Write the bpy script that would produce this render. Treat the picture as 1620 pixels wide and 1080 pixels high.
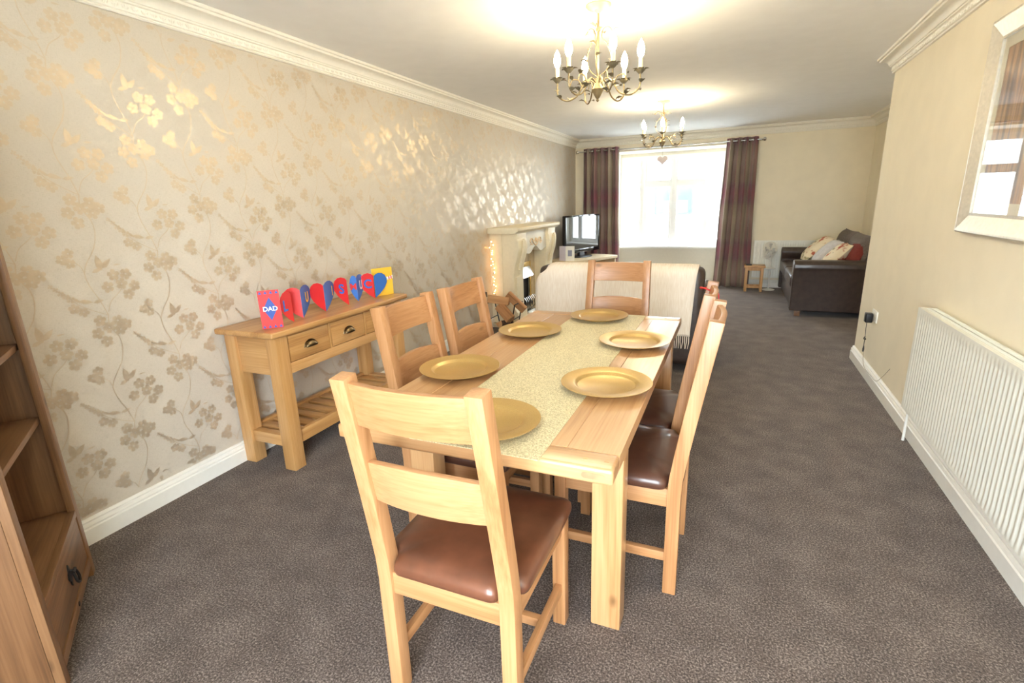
import bpy, bmesh, math, random
from mathutils import Vector, Matrix
random.seed(7)
PI = math.pi
sc = bpy.context.scene
COL = sc.collection
for o in list(bpy.data.objects):
    bpy.data.objects.remove(o)

# ------------------------------------------------------------------ camera, sky, lights, exposure
def make_camera():
    yaw, pitch, roll, f = 0.409893, -0.265307, -0.0343517, 803.703
    cy, sy = math.cos(yaw), math.sin(yaw)
    fw = Vector((-sy*math.cos(pitch), cy*math.cos(pitch), math.sin(pitch)))
    r = Vector((cy, sy, 0)); u = r.cross(fw)
    c, s = math.cos(roll), math.sin(roll)
    r2 = c*r + s*u; u2 = -s*r + c*u
    cam = bpy.data.cameras.new('camera'); cam.sensor_width = 36; cam.lens = f/1620*36
    cam.clip_start = 0.05
    o = bpy.data.objects.new('camera', cam); COL.objects.link(o)
    m = Matrix((r2, u2, -fw)).transposed().to_4x4()
    m.translation = (2.566468, 0, 1.413341)
    o.matrix_world = m
    sc.camera = o
make_camera()

SKY = 14.5            # overcast daylight
BULB = 122.0         # candle bulbs
w = bpy.data.worlds.new('overcast_sky'); sc.world = w; w.use_nodes = True
nt = w.node_tree; bg = nt.nodes['Background']
bg.inputs[0].default_value = (0.82, 0.92, 1.0, 1); bg.inputs[1].default_value = SKY

def sky_portal(name, loc, direction, sx, sy):
    """guides sky sampling through an opening; gives off no light itself"""
    l = bpy.data.lights.new(name, 'AREA'); l.shape = 'RECTANGLE'; l.size = sx; l.size_y = sy
    l.cycles.is_portal = True
    o = bpy.data.objects.new(name, l); COL.objects.link(o)
    o.location = loc; o.rotation_euler = Vector(direction).to_track_quat('-Z', 'Y').to_euler()
    return o
sky_portal('bay_daylight', (1.54, 9.57, 1.35), (0, -1, 0), 1.74, 1.6)
sky_portal('door_daylight', (2.575, -1.12, 1.15), (0, 1, 0), 1.75, 2.3)

sc.view_settings.view_transform = 'Standard'
sc.view_settings.look = 'None'
sc.view_settings.gamma = 1.0
sc.view_settings.use_curve_mapping = False
sc.view_settings.exposure = 1.0
sc.render.engine = 'CYCLES'
sc.cycles.use_denoising = True
sc.cycles.max_bounces = 10
sc.cycles.diffuse_bounces = 8
sc.cycles.caustics_reflective = False
sc.cycles.caustics_refractive = False
sc.cycles.sample_clamp_indirect = 6

# ------------------------------------------------------------------ materials
def srgb(r, g, b):
    def f(c):
        c /= 255.0
        return c/12.92 if c <= 0.04045 else ((c+0.055)/1.055)**2.4
    return (f(r), f(g), f(b), 1.0)

class NT:
    def __init__(s, name):
        s.m = bpy.data.materials.new(name); s.m.use_nodes = True
        s.t = s.m.node_tree; s.p = s.t.nodes['Principled BSDF']; s.out = s.t.nodes['Material Output']
    def n(s, typ, **kw):
        nd = s.t.nodes.new(typ)
        for k, v in kw.items():
            if k.startswith('i_'):
                key = k[2:]
                nd.inputs[int(key) if key.isdigit() else key.replace('_', ' ')].default_value = v
            else:
                setattr(nd, k, v)
        return nd
    def l(s, a, ao, b, bi):
        s.t.links.new(a.outputs[ao], b.inputs[bi])
    def ramp(s, src, so, stops):
        r = s.n('ShaderNodeValToRGB')
        el = r.color_ramp.elements
        while len(el) > 1: el.remove(el[-1])
        el[0].position = stops[0][0]; el[0].color = stops[0][1]
        for p, c in stops[1:]:
            e = el.new(p); e.color = c
        s.l(src, so, r, 0); return r
    def bump(s, src, so, strength, dist=0.002):
        b = s.n('ShaderNodeBump'); b.inputs['Strength'].default_value = strength; b.inputs['Distance'].default_value = dist
        s.l(src, so, b, 'Height'); s.l(b, 0, s.p, 'Normal'); return b

def plain(name, col, rough=0.5, metal=0.0, noise=0.04, nscale=30, bump=0.0, coat=0.0, spec=0.5):
    k = NT(name); k.p.inputs['Roughness'].default_value = rough; k.p.inputs['Metallic'].default_value = metal
    k.p.inputs['Specular IOR Level'].default_value = spec
    k.p.inputs['Coat Weight'].default_value = coat
    tc = k.n('ShaderNodeTexCoord'); nz = k.n('ShaderNodeTexNoise', i_Scale=nscale, i_Detail=3.0)
    k.l(tc, 'Object', nz, 'Vector')
    a = tuple(max(0, c*(1-noise*2)) for c in col[:3])+(1,); b = tuple(min(1, c*(1+noise*2)) for c in col[:3])+(1,)
    r = k.ramp(nz, 0, [(0.3, a), (0.7, b)]); k.l(r, 0, k.p, 'Base Color')
    if bump: k.bump(nz, 0, bump)
    return k.m

def wood(name, light, mid, dark, axis=0, rough=0.42, coat=0.15, knots=True, fine=1.0):
    """oak with the grain running along the object's x, y or z axis"""
    k = NT(name); tc = k.n('ShaderNodeTexCoord'); oi = k.n('ShaderNodeObjectInfo')
    off = k.n('ShaderNodeVectorMath', operation='SCALE'); off.inputs[0].default_value = (7.3, 11.7, 5.1)
    k.l(oi, 'Random', off, 'Scale')
    add = k.n('ShaderNodeVectorMath', operation='ADD'); k.l(tc, 'Object', add, 0); k.l(off, 0, add, 1)
    mp = k.n('ShaderNodeMapping'); s = [9.0, 9.0, 9.0]; s[axis] = 0.9
    mp.inputs['Scale'].default_value = s; k.l(add, 0, mp, 'Vector')
    n1 = k.n('ShaderNodeTexNoise', i_Scale=1.0, i_Detail=4.0, i_Distortion=0.6); k.l(mp, 0, n1, 'Vector')
    mul = k.n('ShaderNodeMath', operation='MULTIPLY', i_1=16.0); k.l(n1, 0, mul, 0)
    sn = k.n('ShaderNodeMath', operation='SINE'); k.l(mul, 0, sn, 0)
    mp2 = k.n('ShaderNodeMapping'); s2 = [160.0*fine]*3; s2[axis] = 4.0
    mp2.inputs['Scale'].default_value = s2; k.l(add, 0, mp2, 'Vector')
    n2 = k.n('ShaderNodeTexNoise', i_Scale=1.0, i_Detail=2.0); k.l(mp2, 0, n2, 'Vector')
    mix = k.n('ShaderNodeMath', operation='MULTIPLY_ADD', i_1=0.13, i_2=0.5); k.l(sn, 0, mix, 0)
    n2s = k.n('ShaderNodeMath', operation='MULTIPLY_ADD', i_1=0.5, i_2=-0.25); k.l(n2, 0, n2s, 0)
    tot = k.n('ShaderNodeMath', operation='ADD'); k.l(mix, 0, tot, 0); k.l(n2s, 0, tot, 1)
    rnd = k.n('ShaderNodeMath', operation='MULTIPLY_ADD', i_1=0.14, i_2=-0.07); k.l(oi, 'Random', rnd, 0)
    tot2 = k.n('ShaderNodeMath', operation='ADD'); k.l(tot, 0, tot2, 0); k.l(rnd, 0, tot2, 1)
    r = k.ramp(tot2, 0, [(0.22, dark), (0.5, mid), (0.78, light)])
    last = r
    if knots:
        mp3 = k.n('ShaderNodeMapping'); s3 = [6.0]*3; s3[axis] = 3.2
        mp3.inputs['Scale'].default_value = s3; k.l(add, 0, mp3, 'Vector')
        v = k.n('ShaderNodeTexVoronoi', i_Scale=1.0); k.l(mp3, 0, v, 'Vector')
        kr = k.ramp(v, 'Distance', [(0.03, (0.75, 0.75, 0.75, 1)), (0.11, (0, 0, 0, 1))])
        mx = k.n('ShaderNodeMix', data_type='RGBA'); k.l(kr, 0, mx, 0)
        k.l(r, 0, mx, 'A'); mx.inputs['B'].default_value = tuple(c*0.45 for c in dark[:3])+(1,)
        k.t.links.new(mx.outputs['Result'], k.p.inputs['Base Color'])
    else:
        k.l(r, 0, k.p, 'Base Color')
    k.p.inputs['Roughness'].default_value = rough; k.p.inputs['Coat Weight'].default_value = coat
    k.p.inputs['Coat Roughness'].default_value = 0.25
    k.bump(n2, 0, 0.12, 0.001)
    return k.m

def emit(name, col, strength):
    k = NT(name); k.p.inputs['Base Color'].default_value = (1, 1, 1, 1)
    k.p.inputs['Emission Color'].default_value = col; k.p.inputs['Emission Strength'].default_value = strength
    return k.m

def glass(name, ior=1.5, tint=(1, 1, 1, 1)):
    k = NT(name); t = k.t; t.nodes.remove(k.p)
    tr = k.n('ShaderNodeBsdfTransparent'); tr.inputs[0].default_value = tint
    gl = k.n('ShaderNodeBsdfGlossy'); gl.inputs['Roughness'].default_value = 0.0
    lw = k.n('ShaderNodeLayerWeight'); lw.inputs[0].default_value = 0.5     # Schlick's approximation, the same from both sides
    pw = k.n('ShaderNodeMath', operation='POWER', i_1=5.0); k.l(lw, 'Facing', pw, 0)
    r0 = ((ior-1)/(ior+1))**2
    fr = k.n('ShaderNodeMath', operation='MULTIPLY_ADD', i_1=1-r0, i_2=r0); k.l(pw, 0, fr, 0)
    mx = k.n('ShaderNodeMixShader'); k.l(fr, 0, mx, 0); k.l(tr, 0, mx, 1); k.l(gl, 0, mx, 2); k.l(mx, 0, k.out, 0)
    return k.m

CH = [wood('chair_oak_'+'xyz'[a], srgb(194, 146, 102), srgb(176, 126, 82), srgb(144, 97, 58), a, 0.4, 0.2) for a in range(3)]
TB = [wood('table_oak_'+'xyz'[a], srgb(202, 160, 114), srgb(188, 142, 95), srgb(160, 114, 70), a, 0.28, 0.5) for a in range(3)]
CN = [wood('console_oak_'+'xyz'[a], srgb(206, 160, 106), srgb(188, 140, 84), srgb(160, 112, 64), a, 0.38, 0.25) for a in range(3)]
BK = [wood('bookcase_oak_'+'xyz'[a], srgb(142, 104, 70), srgb(120, 84, 54), srgb(88, 60, 38), a, 0.45, 0.15) for a in range(3)]
LOGW = wood('split_log_wood', srgb(206, 160, 112), srgb(178, 128, 84), srgb(130, 88, 56), 0, 0.8, 0)
BARK = plain('log_bark', srgb(96, 70, 50), 0.9, noise=0.2, bump=0.6)
WHITE = plain('white_gloss_paint', srgb(238, 236, 228), 0.35, noise=0.01)
PLASTER = plain('white_plaster', srgb(238, 234, 222), 0.6, noise=0.01)
CEIL = plain('ceiling_paint', srgb(246, 246, 245), 0.9, noise=0.008, nscale=8)
CREAMW = plain('cream_wall_paint', srgb(236, 226, 202), 0.85, noise=0.012, nscale=6)
RADW = plain('radiator_enamel', srgb(236, 236, 226), 0.35, noise=0.01)
UPVC = plain('white_window_plastic', srgb(250, 251, 251), 0.3, noise=0.005)
SEATM = plain('chestnut_leather', srgb(102, 62, 43), 0.34, noise=0.18, nscale=9, bump=0.05, coat=0.3)
SEATD = plain('dark_brown_seat_leather', srgb(84, 54, 42), 0.32, noise=0.12, nscale=9, bump=0.05, coat=0.3)
SOFAL = plain('dark_brown_leather', srgb(60, 48, 43), 0.42, noise=0.1, nscale=20, bump=0.12, coat=0.15)
SOFAF = plain('grey_brown_chenille', srgb(104, 94, 86), 0.95, noise=0.12, nscale=60, bump=0.3)
BRASS = plain('aged_brass', srgb(130, 112, 84), 0.3, 1.0, noise=0.15)
GOLD = plain('polished_brass', srgb(214, 180, 110), 0.25, 1.0)
CHROME = plain('brushed_chrome', srgb(190, 188, 182), 0.25, 1.0)
IRON = plain('black_iron', srgb(40, 38, 38), 0.45, 0.6)
BLACKP = plain('black_plastic', srgb(28, 28, 30), 0.35)
GREYP = plain('dark_grey_plastic', srgb(60, 58, 58), 0.5)
SCREEN = plain('glossy_black_screen', srgb(12, 14, 18), 0.03, noise=0, coat=1.0, spec=1.0)
IVORY = plain('ivory_surround_paint', srgb(238, 226, 196), 0.5, noise=0.015)
MARBLE = plain('beige_marble', srgb(214, 196, 164), 0.25, noise=0.09, nscale=7)
COAL = plain('black_coals', srgb(34, 32, 32), 0.8, noise=0.3, bump=0.5)
SILVER = plain('silver_leaf_frame', srgb(214, 206, 190), 0.38, 0.4, noise=0.04, nscale=60)
MATC = plain('cream_picture_mount', srgb(232, 224, 200), 0.8, noise=0.01)
CHM = plain('antique_cream_metal', srgb(132, 116, 86), 0.45, 0.55, noise=0.12)
LEAFM = plain('painted_leaf_metal', srgb(122, 114, 92), 0.5, 0.4, noise=0.15)
ROSEM = plain('ceiling_rose_metal', srgb(196, 160, 130), 0.5, 0.3)
SLEEVE = plain('candle_sleeve_cream', srgb(244, 226, 180), 0.5)
BULBM = emit('lit_candle_bulb', (1.0, 0.83, 0.54, 1), BULB)
FAIRY = emit('lit_fairy_bulb', (1.0, 0.52, 0.20, 1), 11.0)
WIRE = plain('thin_wire', srgb(150, 140, 110), 0.5)
REDP = plain('red_card', srgb(222, 44, 44), 0.5, noise=0.01)
BLUEP = plain('blue_card', srgb(46, 110, 196), 0.5, noise=0.01)
YELP = plain('yellow_card', srgb(240, 196, 62), 0.5, noise=0.01)
WHTP = plain('white_card', srgb(244, 244, 240), 0.5, noise=0.01)
LILAC = plain('pale_lilac_card', srgb(226, 220, 236), 0.5, noise=0.01)
GREYINK = plain('grey_print', srgb(150, 156, 182), 0.5, noise=0.01)
REDR = plain('red_ribbon', srgb(200, 40, 36), 0.5)
HEARTM = plain('grey_lilac_enamel', srgb(190, 178, 178), 0.45)
GLASS = glass('window_glass')
PGLASS = glass('picture_glass', 1.55)
STOOLW = wood('stool_oak', srgb(206, 162, 108), srgb(184, 138, 84), srgb(150, 106, 60), 2, 0.45, 0.1)
TVST = plain('pale_oak_veneer', srgb(224, 206, 172), 0.5, noise=0.05)
PINKP = plain('pale_pink_cushion_cloth', srgb(214, 150, 120), 0.9, noise=0.2, nscale=24)

def gold_plate():
    k = NT('gold_lacquer'); k.p.inputs['Metallic'].default_value = 0.35; k.p.inputs['Roughness'].default_value = 0.30
    tc = k.n('ShaderNodeTexCoord'); nz = k.n('ShaderNodeTexNoise', i_Scale=350.0, i_Detail=2.0); k.l(tc, 'Object', nz, 'Vector')
    r = k.ramp(nz, 0, [(0.3, srgb(184, 148, 84)), (0.7, srgb(196, 162, 98))]); k.l(r, 0, k.p, 'Base Color')
    k.bump(nz, 0, 0.05, 0.0005)
    return k.m
PLATE = gold_plate()

def runner_mat():
    k = NT('glitter_runner_cloth'); tc = k.n('ShaderNodeTexCoord')
    v = k.n('ShaderNodeTexVoronoi', i_Scale=420.0); k.l(tc, 'Object', v, 'Vector')
    sp = k.n('ShaderNodeSeparateColor'); k.l(v, 'Color', sp, 0)
    r = k.ramp(sp, 0, [(0.0, srgb(176, 162, 122)), (0.5, srgb(218, 204, 160)), (1.0, srgb(244, 232, 194))])
    k.l(r, 0, k.p, 'Base Color'); k.p.inputs['Metallic'].default_value = 0.1; k.p.inputs['Roughness'].default_value = 0.5
    k.bump(v, 'Distance', 0.8, 0.002)
    return k.m
RUNNER = runner_mat()

def carpet_mat():
    k = NT('carpet_pile'); tc = k.n('ShaderNodeTexCoord')
    v = k.n('ShaderNodeTexNoise', i_Scale=150.0, i_Detail=3.0, i_Roughness=0.8); k.l(tc, 'Object', v, 'Vector')
    n2 = k.n('ShaderNodeTexNoise', i_Scale=7.0, i_Detail=5.0); k.l(tc, 'Object', n2, 'Vector')
    ad = k.n('ShaderNodeMath', operation='MULTIPLY_ADD', i_1=0.16, i_2=-0.08); k.l(n2, 0, ad, 0)
    s = k.n('ShaderNodeMath', operation='ADD'); k.l(v, 0, s, 0); k.l(ad, 0, s, 1)
    r = k.ramp(s, 0, [(0.32, srgb(46, 38, 34)), (0.5, srgb(88, 76, 69)), (0.68, srgb(158, 144, 134))])
    k.l(r, 0, k.p, 'Base Color'); k.p.inputs['Roughness'].default_value = 1.0
    k.p.inputs['Specular IOR Level'].default_value = 0.1
    k.p.inputs['Sheen Weight'].default_value = 0.15
    k.bump(v, 0, 0.6, 0.0025)
    return k.m
CARPET = carpet_mat()

def paper_mat():
    k = NT('linen_wallpaper'); tc = k.n('ShaderNodeTexCoord')
    mp = k.n('ShaderNodeMapping'); mp.inputs['Scale'].default_value = (1, 60, 700); k.l(tc, 'Object', mp, 'Vector')
    n1 = k.n('ShaderNodeTexNoise', i_Scale=1.0, i_Detail=2.0); k.l(mp, 0, n1, 'Vector')
    mp2 = k.n('ShaderNodeMapping'); mp2.inputs['Scale'].default_value = (1, 700, 60); k.l(tc, 'Object', mp2, 'Vector')
    n2 = k.n('ShaderNodeTexNoise', i_Scale=1.0, i_Detail=2.0); k.l(mp2, 0, n2, 'Vector')
    ad = k.n('ShaderNodeMath', operation='ADD'); k.l(n1, 0, ad, 0); k.l(n2, 0, ad, 1)
    r = k.ramp(ad, 0, [(0.7, srgb(194, 184, 167)), (1.3, srgb(206, 196, 181))])
    k.l(r, 0, k.p, 'Base Color'); k.p.inputs['Roughness'].default_value = 0.55
    k.bump(ad, 0, 0.08, 0.0006)
    return k.m
PAPER = paper_mat()
PAPER.node_tree.nodes['Principled BSDF'].inputs['Specular IOR Level'].default_value = 0.35
PRINT = plain('metallic_flower_ink', srgb(204, 188, 165), 0.38, 0.42, noise=0.03, spec=0.25)

def plaid_mat():
    k = NT('plaid_wool_cloth'); uv = k.n('ShaderNodeUVMap'); sp = k.n('ShaderNodeSeparateXYZ'); k.l(uv, 0, sp, 0)
    du, re, gr, ta = srgb(116, 92, 96), srgb(130, 76, 88), srgb(138, 126, 110), srgb(164, 152, 134)
    def band(out, sc_, stops):
        m = k.n('ShaderNodeMath', operation='MULTIPLY', i_1=sc_); k.l(sp, out, m, 0)
        f = k.n('ShaderNodeMath', operation='FRACT'); k.l(m, 0, f, 0)
        return k.ramp(f, 0, stops)
    a = band('X', 3.1, [(0, du), (0.14, du), (0.2, re), (0.3, re), (0.36, gr), (0.6, ta), (0.75, gr), (0.82, re), (0.9, du), (1, du)])
    b = band('Y', 2.6, [(0, gr), (0.25, ta), (0.45, gr), (0.52, du), (0.68, re), (0.8, du), (0.9, gr), (1, gr)])
    mx = k.n('ShaderNodeMix', data_type='RGBA', i_0=0.42); k.l(a, 0, mx, 'A'); k.l(b, 0, mx, 'B')
    k.t.links.new(mx.outputs['Result'], k.p.inputs['Base Color'])
    k.p.inputs['Roughness'].default_value = 0.9
    nz = k.n('ShaderNodeTexNoise', i_Scale=400.0); k.l(uv, 0, nz, 'Vector'); k.bump(nz, 0, 0.2)
    return k.m
PLAID = plaid_mat()

def throw_mat():
    k = NT('cream_woven_throw'); tc = k.n('ShaderNodeTexCoord')
    mp = k.n('ShaderNodeMapping'); mp.inputs['Scale'].default_value = (240, 14, 14); k.l(tc, 'Object', mp, 'Vector')
    n1 = k.n('ShaderNodeTexNoise', i_Scale=1.0, i_Detail=2.0); k.l(mp, 0, n1, 'Vector')
    r = k.ramp(n1, 0, [(0.35, srgb(236, 222, 204)), (0.65, srgb(248, 238, 224))]); k.l(r, 0, k.p, 'Base Color')
    k.p.inputs['Roughness'].default_value = 0.95; k.bump(n1, 0, 0.2, 0.002)
    return k.m
THROW = throw_mat()

def art_mat():
    k = NT('autumn_art_print'); tc = k.n('ShaderNodeTexCoord')
    mp = k.n('ShaderNodeMapping'); mp.inputs['Scale'].default_value = (1, 22, 2.2); k.l(tc, 'Object', mp, 'Vector')
    n1 = k.n('ShaderNodeTexNoise', i_Scale=1.0, i_Detail=5.0); k.l(mp, 0, n1, 'Vector')
    r = k.ramp(n1, 0, [(0.3, srgb(70, 52, 48)), (0.45, srgb(150, 110, 76)), (0.55, srgb(196, 150, 104)), (0.7, srgb(120, 100, 110))])
    k.l(r, 0, k.p, 'Base Color'); k.p.inputs['Roughness'].default_value = 0.6
    return k.m
ART = art_mat()

def floral_mat():
    k = NT('floral_cushion_cloth'); tc = k.n('ShaderNodeTexCoord')
    n1 = k.n('ShaderNodeTexNoise', i_Scale=9.0, i_Detail=2.0); k.l(tc, 'Object', n1, 'Vector')
    r = k.ramp(n1, 0, [(0.36, srgb(176, 92, 70)), (0.42, srgb(224, 208, 176)), (0.62, srgb(228, 214, 186)), (0.7, srgb(140, 130, 90))])
    k.l(r, 0, k.p, 'Base Color'); k.p.inputs['Roughness'].default_value = 0.95
    return k.m
FLORAL = floral_mat()
GREYC = plain('pale_grey_cushion_cloth', srgb(196, 192, 190), 0.95, noise=0.04, bump=0.2)
REDC = plain('maroon_cushion_cloth', srgb(120, 48, 40), 0.95, noise=0.06, bump=0.2)

# ------------------------------------------------------------------ mesh helpers
def tri(v): return Vector(v)
def box(bm, x0, x1, y0, y1, z0, z1):
    v = [bm.verts.new(p) for p in ((x0,y0,z0),(x1,y0,z0),(x1,y1,z0),(x0,y1,z0),(x0,y0,z1),(x1,y0,z1),(x1,y1,z1),(x0,y1,z1))]
    for f in ((0,3,2,1),(4,5,6,7),(0,1,5,4),(1,2,6,5),(2,3,7,6),(3,0,4,7)):
        bm.faces.new([v[i] for i in f])
    return v
def prism(bm, pts, axis, a, b):
    """polygon pts (2D) extruded along axis from a to b; 2D order is the two other axes in xyz order"""
    def P(p, t):
        q = [p[0], p[1]]; q.insert(axis, t); return q
    A = [bm.verts.new(P(p, a)) for p in pts]; B = [bm.verts.new(P(p, b)) for p in pts]
    n = len(pts)
    bm.faces.new(A); bm.faces.new(B[::-1])
    for i in range(n):
        bm.faces.new((A[i], B[i], B[(i+1) % n], A[(i+1) % n]))
    return A+B
def lathe(bm, prof, n=24, c=(0, 0, 0), cap=False):
    rings = []
    for r, z in prof:
        if r < 1e-6: rings.append([bm.verts.new((c[0], c[1], c[2]+z))])
        else: rings.append([bm.verts.new((c[0]+r*math.cos(2*PI*i/n), c[1]+r*math.sin(2*PI*i/n), c[2]+z)) for i in range(n)])
    for a, b in zip(rings, rings[1:]):
        for i in range(n):
            j = (i+1) % n
            if len(a) == 1 and len(b) == 1: continue
            if len(a) == 1: bm.faces.new((a[0], b[j], b[i]))
            elif len(b) == 1: bm.faces.new((a[i], a[j], b[0]))
            else: bm.faces.new((a[i], a[j], b[j], b[i]))
    if cap:
        for r_ in (rings[0], rings[-1]):
            if len(r_) > 2: bm.faces.new(r_)
def tube(bm, pts, r, n=8, closed=False):
    pts = [Vector(p) for p in pts]; rings = []
    m = len(pts); rr = r if isinstance(r, (list, tuple)) else [r]*m
    prev = None
    for i, p in enumerate(pts):
        if closed: d = pts[(i+1) % m]-pts[i-1]
        else: d = pts[min(i+1, m-1)]-pts[max(i-1, 0)]
        d.normalize()
        if prev is None:
            up = Vector((0, 0, 1)) if abs(d.z) < 0.9 else Vector((1, 0, 0))
            a = d.cross(up).normalized()
        else:
            a = (prev - d*prev.dot(d)).normalized()
        prev = a; b = d.cross(a)
        rings.append([bm.verts.new(p+(a*math.cos(2*PI*k/n)+b*math.sin(2*PI*k/n))*rr[i]) for k in range(n)])
    for i in range(m if closed else m-1):
        A, B = rings[i], rings[(i+1) % m]
        for k in range(n):
            bm.faces.new((A[k], A[(k+1) % n], B[(k+1) % n], B[k]))
    if not closed:
        bm.faces.new(rings[0][::-1]); bm.faces.new(rings[-1])
def curve_pts(ctrl, n=24):
    """Catmull-Rom through control points"""
    P = [Vector(c) for c in ctrl]; P = [P[0]*2-P[1]]+P+[P[-1]*2-P[-2]]
    out = []; segs = len(P)-3
    for s in range(segs):
        k = max(2, n//segs)
        for i in range(k+(1 if s == segs-1 else 0)):
            t = i/k; a, b, c, d = P[s:s+4]
            out.append(0.5*((2*b)+(c-a)*t+(2*a-5*b+4*c-d)*t*t+(3*b-a-3*c+d)*t**3))
    return out
def xf(bm, verts, M):
    for v in verts: v.co = M @ v.co
def newbm(): return bmesh.new()
def build(name, bm, mat, parent=None, bev=0, seg=2, smooth=None, stuff=False):
    bmesh.ops.recalc_face_normals(bm, faces=bm.faces[:])
    if bev:
        es = [e for e in bm.edges if len(e.link_faces) == 2 and e.calc_face_angle(0) > 0.5]
        if es: bmesh.ops.bevel(bm, geom=es, offset=bev, offset_type='OFFSET', segments=seg, profile=0.6, affect='EDGES', clamp_overlap=True)
    me = bpy.data.meshes.new(name); bm.to_mesh(me); bm.free()
    for m in (mat if isinstance(mat, list) else [mat]): me.materials.append(m)
    o = bpy.data.objects.new(name, me); COL.objects.link(o)
    if smooth is None: smooth = bool(bev) or smooth
    if smooth:
        for p in me.polygons: p.use_smooth = True
        try: me.set_sharp_from_angle(angle=math.radians(42))
        except Exception: pass
    if parent: o.parent = parent
    if stuff: o['kind'] = 'stuff'
    return o
def boxpart(name, dims, mat, parent=None, bev=0.002, seg=2):
    bm = newbm(); box(bm, *dims); return build(name, bm, mat, parent, bev, seg)
def thing(name, label, cat, loc=(0, 0, 0), rz=0.0, group=None):
    o = bpy.data.objects.new(name, None); COL.objects.link(o); o.empty_display_size = 0.1
    o.location = loc; o.rotation_euler = (0, 0, rz); o['label'] = label; o['category'] = cat
    if group: o['group'] = group
    return o
def tag(o, label, cat, group=None):
    o['label'] = label; o['category'] = cat
    if group: o['group'] = group
    return o
def struct(o, label=None):
    o['kind'] = 'structure'
    if label: o['label'] = label
    return o
KIDS = {}
def dup(root, loc, rz, label, group=None):
    r = root.copy(); COL.objects.link(r); r.location = loc; r.rotation_euler = (0, 0, rz); r['label'] = label
    if group: r['group'] = group
    for ch in list(root.children):
        c = ch.copy(); COL.objects.link(c); c.parent = r
        for g in list(ch.children):
            d = g.copy(); COL.objects.link(d); d.parent = c
    return r
def text(name, body, size, M, mat, parent):
    cu = bpy.data.curves.new(name, 'FONT'); cu.body = body; cu.size = size; cu.extrude = 0.0006; cu.offset = size*0.02
    cu.align_x = 'CENTER'; cu.align_y = 'CENTER'; cu.materials.append(mat)
    t = bpy.data.objects.new(name, cu); COL.objects.link(t)
    me = bpy.data.meshes.new_from_object(t.evaluated_get(bpy.context.evaluated_depsgraph_get()))
    bpy.data.objects.remove(t); me.name = name
    o = bpy.data.objects.new(name, me); COL.objects.link(o); o.parent = parent; o.matrix_local = M
    return o
def pillow(bm, w, h, t, n=14):
    """soft square cushion in the xz plane, thickness along y"""
    g = {}
    for s in (-1, 1):
        for i in range(n+1):
            for j in range(n+1):
                u, v = -1+2*i/n, -1+2*j/n
                e = (1-abs(u)**3.0)*(1-abs(v)**3.0)
                pin = 1-0.06*(1-abs(u))*0-0.05*(1-min(abs(u), abs(v)))*(1 if max(abs(u), abs(v)) > .99 else 0)
                edge = (i in (0, n) or j in (0, n))
                if edge and s == 1: g[s, i, j] = g[-1, i, j]; continue
                g[s, i, j] = bm.verts.new((u*w/2*(1-0.05*(1-v*v)), s*t/2*max(e, 0)**0.55, v*h/2*(1-0.05*(1-u*u))))
        for i in range(n):
            for j in range(n):
                q = [g[s, i, j], g[s, i+1, j], g[s, i+1, j+1], g[s, i, j+1]]
                bm.faces.new(q if s == -1 else q[::-1])

# ------------------------------------------------------------------ the room
W, D, NY, H, AW, BY = 3.615, 8.90, 5.084, 2.40, 4.28, -1.0
OX0, OX1, OZ, BAYD = 0.66, 2.42, 2.17, 9.50      # bay opening and front glass line
def sbox(name, dims, mat):
    bm = newbm(); box(bm, *dims); return struct(build(name, bm, mat))
sbox('floor', (-0.1, AW+0.1, BY-0.1, BAYD+0.06, -0.08, 0), CARPET)
sbox('ceiling', (-0.1, AW+0.1, BY-0.1, D+0.1, H, H+0.08), CEIL)
wall_left = sbox('wall_left', (-0.1, 0, BY-0.1, D+0.1, 0, H), PAPER)
bm = newbm()
box(bm, 0, OX0, D, D+0.1, 0, H); box(bm, OX1, AW+0.1, D, D+0.1, 0, H); box(bm, OX0, OX1, D, D+0.1, OZ, H)
struct(build('wall_far', bm, CREAMW))
sbox('wall_right', (W, AW, BY-0.1, NY, 0, H), CREAMW)
sbox('wall_alcove', (AW, AW+0.1, BY-0.1, D+0.1, 0, H), CREAMW)
bm = newbm()
box(bm, 0, 1.7, BY-0.1, BY, 0, H); box(bm, 3.45, W, BY-0.1, BY, 0, H); box(bm, 1.7, 3.45, BY-0.1, BY, 2.25, H)
struct(build('wall_back', bm, CREAMW))
bm = newbm()
box(bm, OX0-0.1, OX0, D+0.1, BAYD+0.06, 0, OZ+0.1); box(bm, OX1, OX1+0.1, D+0.1, BAYD+0.06, 0, OZ+0.1)
box(bm, OX0, OX1, BAYD, BAYD+0.06, 0, 0.56)
box(bm, OX0-0.1, OX1+0.1, D+0.1, BAYD+0.06, OZ, OZ+0.1)
box(bm, OX0, OX1, BAYD, BAYD+0.06, 2.12, OZ)
struct(build('wall_bay', bm, PLASTER))

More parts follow.
